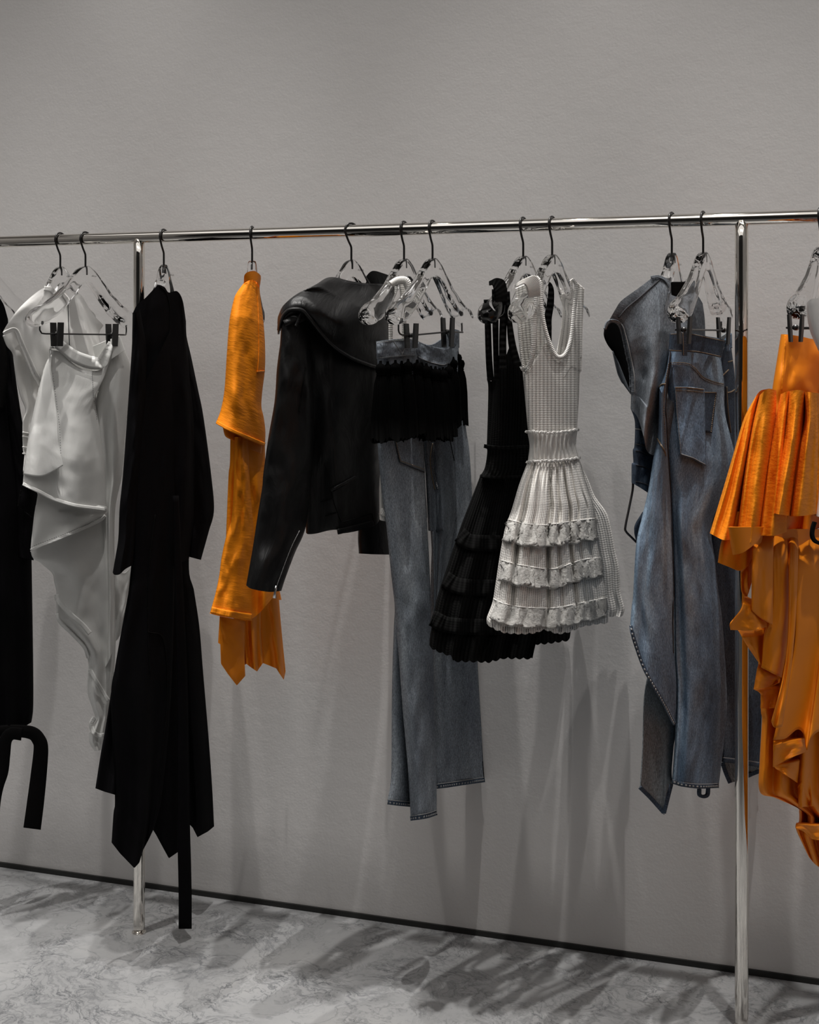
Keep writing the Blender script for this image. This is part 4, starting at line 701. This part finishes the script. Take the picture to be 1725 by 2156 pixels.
sf = patch(p, 'side_flap', Z('E1', (815, 1480), (830, 1482)), Z('E3', (108, 470), (140, 600), (220, 825), (300, 975), (400, 1150), (484, 1312)), left=Z('E1', (815, 1480), (775, 1700), (712, 1840))+Z('E2', (638, 60), (632, 400), (620, 535), (590, 690), (540, 1000), (482, 1250), (430, 1500), (402, 1960))+Z('E3', (122, 300), (108, 470)),
      right=Z('E1', (830, 1482), (805, 1700))+Z('E2', (712, 100), (722, 620), (752, 1200), (775, 1900))+Z('E3', (475, 600), (498, 1000), (484, 1312)), B=.03, c=.03, mt=DB, parent=g, nu=80, nv=150, fold=lambda s, t: rip(s, t, .005, 1.0, .5, .0)+wr(s, t, .003, 4, 8, 14))
strip(sf, 'hem', Z('E3', (114, 465), (146, 596), (226, 820), (306, 968), (406, 1142), (482, 1298)), 7, DK, lift=.002, parent=g, n=90)
seam(sf, 'hem_roping', Z('E3', (112, 468), (143, 598), (223, 822), (303, 970), (403, 1146), (480, 1300)), .0018, M['pale_thread'], g, lift=.003, dash=(32, .4), n=120)
seam(sf, 'side_seam', Z('E1', (822, 1600), (790, 1800), (775, 2050))+Z('E2', (705, 400), (716, 640), (745, 1100), (768, 1900))+Z('E3', (465, 300), (470, 700)), .0022, M['dark_thread'], g, lift=.001, n=120)
seam(sf, 'stitching', Z('E1', (808, 1600), (774, 1800), (758, 2050))+Z('E2', (688, 400), (700, 640)), .0010, M['gold_thread'], g, lift=.001, n=80, dash=(60, .6))
seam(sf, 'panel_seam', Z('E2', (622, 530), (650, 580), (690, 650), (700, 690)), .0016, M['gold_thread'], g, lift=.001)
seam(sf, 'pocket_edge', Z('E1', (712, 1842), (735, 1818), (770, 1812)), .0016, M['gold_thread'], g, lift=.001)
hp = patch(p, 'seat_panel', Z('E1', (1330, 1545), (1375, 1440), (1440, 1450)), Z('E2', (1060, 780), (1180, 800), (1300, 690)), left=Z('E1', (1330, 1545), (1300, 1640))+Z('E2', (1050, 200), (1060, 780)), right=Z('E1', (1440, 1450), (1470, 1700))+Z('E2', (1330, 80), (1340, 300), (1325, 640), (1300, 690)), B=.02, c=.0, mt=DK, parent=g)
patch(p, 'waistband_back', Z('E1', (1030, 1305), (1200, 1340), (1300, 1350), (1385, 1302), (1435, 1300)), Z('E1', (1030, 1480), (1330, 1500), (1440, 1450)), B=0, c=-.03, back=False, mt=M['denim_inside'], parent=g, thick=.003)
w1 = patch(p, 'waistband', Z('E1', (826, 1302), (900, 1297), (992, 1296)), Z('E1', (814, 1482), (900, 1486), (1000, 1490)), B=.01, c=.055, back=False, mt=DK, parent=g, thick=.004, nv=20)
w2 = patch(p, 'waistband', Z('E1', (985, 1296), (1040, 1302), (1200, 1334), (1300, 1350), (1372, 1372)), Z('E1', (990, 1488), (1100, 1496), (1200, 1516), (1335, 1546)), right=Z('E1', (1372, 1372), (1350, 1450), (1335, 1546)), B=.01, c=.055, back=False, mt=DK, parent=g, thick=.004, nv=20, nu=70)
patch(p, 'waistband', Z('E1', (1372, 1372), (1400, 1330), (1436, 1302)), Z('E1', (1375, 1440), (1440, 1452)), B=.0, c=.02, back=False, mt=DB, parent=g, thick=.004, nv=16, nu=20)
strip(w1, 'belt_loop', Z('E1', (962, 1292), (966, 1400), (968, 1528)), 8, DK, lift=.006, parent=g, thick=.003)
seam(w1, 'stitching', Z('E1', (950, 1296), (954, 1400), (956, 1522)), .0009, M['gold_thread'], g, lift=.009)
strip(w2, 'belt_loop', Z('E1', (1395, 1400), (1402, 1440), (1408, 1480)), 7, DB, lift=-.02, parent=g, thick=.003)
for bs_, q in ((w1, ((816, 1472), (900, 1476), (998, 1480))), (w2, ((995, 1478), (1100, 1486), (1200, 1506), (1332, 1536))), (w2, ((1035, 1308), (1200, 1344), (1368, 1380))), (w1, ((828, 1310), (940, 1305)))): seam(bs_, 'stitching', Z('E1', *q), .0009, M['gold_thread'], g, lift=.003, dash=(36, .65))
for dy in (0, 16): seam(fl_, 'yoke_seam', Z('E1', (808, 1600+dy), (900, 1598+dy), (1010, 1610+dy), (1080, 1660+dy), (1150, 1740+dy), (1260, 1790+dy), (1362, 1815+dy)), .0011, M['gold_thread'] if dy == 0 else M['pale_thread'], g, lift=.0015, n=90, dash=(60, .65))
bp = patch(p, 'back_pocket', Z('E2', (780, 62), (900, 62), (1047, 78)), Z('E2', (828, 682), (950, 720), (1062, 782)), left=Z('E2', (780, 62), (795, 300), (828, 682)), right=Z('E2', (1047, 78), (1052, 300), (1062, 782)), base=fl_, lift=.004, mt=DB, parent=g, thick=.003, nu=30, nv=40)
seam(bp, 'stitching', Z('E2', (788, 72), (803, 300), (838, 672), (950, 708), (1056, 766)), .0010, M['pale_thread'], g, lift=.0022, lin=True, dash=(70, .6))
seam(bp, 'stitching', Z('E2', (784, 68), (900, 70), (1044, 86)), .0012, M['gold_thread'], g, lift=.0022)
seam(bp, 'stitching', Z('E2', (790, 96), (900, 98), (1044, 114)), .0010, M['gold_thread'], g, lift=.0022, dash=(24, .6))
patch(p, 'back_pocket', Z('E2', (1048, 108), (1160, 112)), Z('E2', (1058, 470), (1112, 482)), base=fl_, lift=.003, mt=DK, parent=g, thick=.003, nu=14, nv=20)
seam(fl_, 'stitching', Z('E2', (1052, 112), (1158, 114), (1130, 300), (1110, 480)), .0012, M['gold_thread'], g, lift=.006, lin=True, dash=(34, .6))
for dx in (0, 14): seam(hp, 'fly_seam', Z('E2', (1240+dx, 60), (1255+dx, 300), (1285+dx, 520), (1310+dx, 640)), .0012, M['gold_thread'] if dx else M['dark_thread'], g, lift=.0015)
seam(hp, 'pocket_edge', Z('E1', (1400, 1900), (1440, 1890), (1475, 1868)), .0015, M['gold_thread'], g, lift=.0015)
seam(hp, 'yoke_seam', Z('E1', (1335, 1745), (1370, 1710), (1410, 1670)), .0014, M['gold_thread'], g, lift=.0015)
seam(hp, 'yoke_seam', Z('E1', (1408, 1590), (1450, 1578)), .0014, M['gold_thread'], g, lift=.0015, n=12)
strip(fl_, 'hem', Z('E3', (470, 1780), (560, 1806), (700, 1820), (852, 1814)), 9, DK, lift=.002, parent=g)
strip(bk, 'hem', Z('E3', (885, 1598), (980, 1608), (1100, 1626), (1192, 1640)), 9, DK, lift=.002, parent=g)
seam(fl_, 'stitching', Z('E3', (465, 1765), (560, 1790), (700, 1802), (852, 1796)), .0010, M['pale_thread'], g, lift=.002)
seam(fl_, 'hem_roping', Z('E3', (475, 1782), (560, 1808), (700, 1822), (848, 1816)), .0018, M['pale_thread'], g, lift=.003, dash=(20, .35))
seam(bk, 'stitching', Z('E3', (885, 1578), (980, 1588), (1100, 1604), (1190, 1620)), .0010, M['pale_thread'], g, lift=.002)
strip(None, 'hanging_loop', Z('E3', (690, 1840), (692, 1890), (725, 1905), (758, 1890), (765, 1835)), 7, DK, pl=p, c=.0, parent=g, thick=.003)

# --- ruffled orange gown at the right
p = Plane(1728, 40); g = garment('ruffled_gown', 'orange gown with gathered peplum and long cascading skirt, by the right edge', 'dress', p, 1830, 1720)
sk1 = patch(p, 'long_skirt', Z('G1', (285, 170), (500, 150), (860, 150)), Z('G1', (620, 2060), (677, 2115), (850, 2200)), left=Z('G1', (285, 170), (300, 500), (330, 800), (338, 1190), (345, 1260), (332, 1500), (332, 1676), (420, 1712), (545, 1768), (560, 1790), (560, 1850), (540, 1885), (590, 2000), (620, 2060)),
      right=Z('G1', (860, 150), (870, 1100), (850, 2200)), Bt=[.045, .05, .05, .03], mt=OS, parent=g, nu=110, nv=170, fold=lambda s, t: rip(s, t, .012, 4.2, .1, .1, .0, .3, wob=.3)+wr(s, t, .002, 3, 6, 3))
def panel(top_, bot_, l, r, c_, seed, nm='ruffle', amp=.008):
    patch(p, nm, Z('G1', *top_), Z('G1', *bot_), left=Z('G1', *l) if l else None, right=Z('G1', *r) if r else None, B=.006, c=c_, back=False, mt=OS, parent=g, nu=44, nv=60, thick=.0015,
          fold=lambda s, t: -.75*c_*np.clip(1-t/.22, 0, 1)**1.5+rip(s, t, amp, 1.1, .17*seed, .2, .1, 1, wob=.15)+wr(s, t, .0015, 3, 4, seed))
panel([(290, 170), (410, 170)], [(285, 620), (330, 662), (405, 706)], None, None, .075, 1, 'skirt_pleat', .004)
panel([(245, 538), (292, 560)], [(162, 735), (290, 738), (405, 708)], [(245, 538), (220, 620), (163, 692), (162, 735)], [(292, 560), (330, 662), (405, 708)], .066, 2)
panel([(222, 370), (290, 300)], [(245, 540), (262, 530), (285, 450)], [(222, 370), (225, 500), (245, 540)], [(290, 300), (285, 450)], .04, 9)
panel([(405, 150), (492, 150)], [(342, 955), (400, 985), (457, 1013)], [(405, 150), (408, 600), (360, 760), (342, 955)], [(492, 150), (496, 750), (457, 1013)], .07, 3, 'skirt_pleat', .004)
panel([(205, 737), (358, 725)], [(325, 922), (345, 950)], [(205, 737), (262, 830), (325, 922)], [(358, 725), (345, 950)], .052, 4)
panel([(325, 925), (457, 1005)], [(298, 1083), (380, 1066), (445, 1043)], [(325, 925), (310, 1010), (298, 1083)], None, .057, 5)
panel([(298, 1080), (445, 1040)], [(338, 1192), (425, 1190)], [(298, 1080), (338, 1110), (338, 1192)], None, .047, 6)
panel([(500, 150), (558, 150)], [(400, 1268), (418, 1302), (462, 1300)], [(500, 150), (500, 700), (470, 1000), (400, 1268)], [(558, 150), (545, 560), (520, 900), (462, 1300)], .082, 7, 'skirt_pleat', .003)
panel([(550, 150), (860, 150)], [(412, 1376), (480, 1366), (550, 1314), (590, 1348), (605, 1440), (625, 1370), (690, 1320), (860, 1300)], [(550, 150), (545, 560), (525, 900), (412, 1376)], None, .074, 8, 'skirt_pleat', .010)
panel([(412, 1372), (590, 1345)], [(410, 1532), (500, 1486), (605, 1442)], None, None, .064, 2)
panel([(412, 1525), (565, 1465)], [(425, 1540), (552, 1626)], None, None, .056, 3)
panel([(552, 1620), (620, 1500)], [(560, 1768), (640, 1760)], None, None, .05, 5)
panel([(545, 1860), (700, 1850)], [(540, 1886), (592, 1912), (640, 1952), (700, 1960)], None, None, .05, 6)
gb = patch(p, 'bodice', Z('F1', (826, 1372), (900, 1374), (1040, 1394), (1160, 1420), (1340, 1430)), Z('F2', (640, 420), (800, 440), (950, 440), (1250, 440)), left=Z('F1', (826, 1372), (782, 1650), (735, 1950), (700, 2250)), right=[(1747, 716), (1755, 780), (1747, 894)], B=.04, mt=OS, parent=g, fold=lambda s, t: wr(s, t, .004, 4, 3, 2))
seam(gb, 'side_zip', Z('F1', (870, 1385), (868, 1500), (850, 1700), (835, 1960)), .0014, OC, g, lift=.001)
patch(p, 'under_peplum', Z('F2', (300, 1300), (600, 1300)), Z('F2', (153, 1802), (250, 1840), (375, 1880), (480, 1780)), left=Z('F2', (300, 1300), (190, 1590), (153, 1802)), right=Z('F2', (600, 1300), (480, 1780)), B=.03, c=.03, back=False, mt=OC, parent=g, fold=lambda s, t: rip(s, t, .01, 1.4, .2))
patch(p, 'under_peplum', Z('F2', (250, 1450), (620, 1450)), Z('F2', (298, 1726), (400, 1700), (520, 1610), (560, 1560)), left=Z('F2', (250, 1450), (298, 1726)), right=Z('F2', (620, 1450), (560, 1560)), B=.02, c=.075, back=False, mt=OS, parent=g)
def flute(pts_top, pts_bot, l, r, c_, seed, k=1.5): return patch(p, 'peplum_fold', pts_top, pts_bot, left=l, right=r, B=.035, c=c_, mt=OC, parent=g, nu=50, nv=90, p=2.2, fold=lambda s, t: rip(s, t, .007, k, .13*seed, .1, .0, .4)+wr(s, t, .0012, 3, 6, seed))
flute(Z('F2', (480, 235), (560, 115), (640, 88)), Z('F2', (70, 1512), (210, 1580), (320, 1560)), Z('F2', (480, 235), (400, 400), (300, 740), (200, 1080), (70, 1512)), Z('F2', (640, 88), (560, 300), (450, 900), (320, 1560)), .03, 1)
flute(Z('F2', (560, 150), (640, 88), (728, 102)), Z('F2', (328, 1572), (460, 1602), (580, 1636)), Z('F2', (560, 150), (480, 500), (400, 1000), (328, 1572)), Z('F2', (728, 102), (720, 500), (660, 1000), (580, 1636)), .055, 2)
flute(Z('F2', (770, 140), (850, 105), (900, 96)), Z('F2', (548, 1532), (700, 1536), (830, 1500)), Z('F2', (770, 140), (700, 500), (630, 900), (548, 1532)), Z('F2', (900, 96), (860, 500), (830, 1500)), .065, 3)
flute(Z('F2', (850, 110), (950, 98), (1030, 118)), Z('F2', (680, 1312), (780, 1330), (870, 1346)), Z('F2', (850, 110), (810, 500), (740, 900), (680, 1312)), Z('F2', (1030, 118), (1010, 400), (960, 800), (870, 1346)), .085, 4)
flute(Z('F2', (1000, 112), (1080, 122), (1148, 132)), Z('F2', (860, 1346), (1000, 1340), (1118, 1322)), Z('F2', (1000, 112), (1000, 400), (930, 800), (860, 1346)), Z('F2', (1148, 132), (1140, 700), (1118, 1322)), .095, 5)
flute(Z('F2', (1100, 125), (1250, 140)), Z('F2', (1050, 1330), (1300, 1300)), None, None, .06, 6)
patch(p, 'peplum_lining', Z('F2', (480, 600), (1250, 600)), Z('F2', (340, 1530), (900, 1480), (1080, 1480), (1250, 1420)), B=.03, c=.0, back=False, mt=OS, parent=g, fold=lambda s, t: rip(s, t, .012, 4, .2))

# --- white garment cut by the right edge
p = Plane(1830, 40); g = garment('white_blouse', 'white garment cut by the right edge in front of the orange gown', 'blouse', p, 1090, 1760)
patch(p, 'blouse_body', [(1752, 650), (1785, 606), (1818, 584), (1842, 600), (1868, 586), (1908, 640)], [(1716, 1086), (1790, 1100), (1900, 1080)], left=[(1760, 640), (1735, 760), (1728, 900), (1722, 1020), (1716, 1086)], B=.04, mt=M['white_poplin'], parent=g, fold=lambda s, t: rip(s, t, .01, 2.2, .2))
patch(p, 'sleeve', Z('F1', (1096, 1075), (1105, 1035), (1150, 1000), (1228, 985))+[(1770, 610), (1800, 600)], Z('F1', (1195, 1490), (1260, 1580))+[(1790, 780)], left=Z('F1', (1096, 1075), (1098, 1130), (1112, 1250), (1142, 1365), (1195, 1490)), B=.03, c=.02, mt=M['white_poplin'], parent=g)
strip(None, 'belt_loop', Z('F2', (1105, 1400), (1085, 1470), (1082, 1540), (1110, 1590), (1180, 1620)), 7, M['black2'], pl=p, c=.055, parent=g, thick=.003)
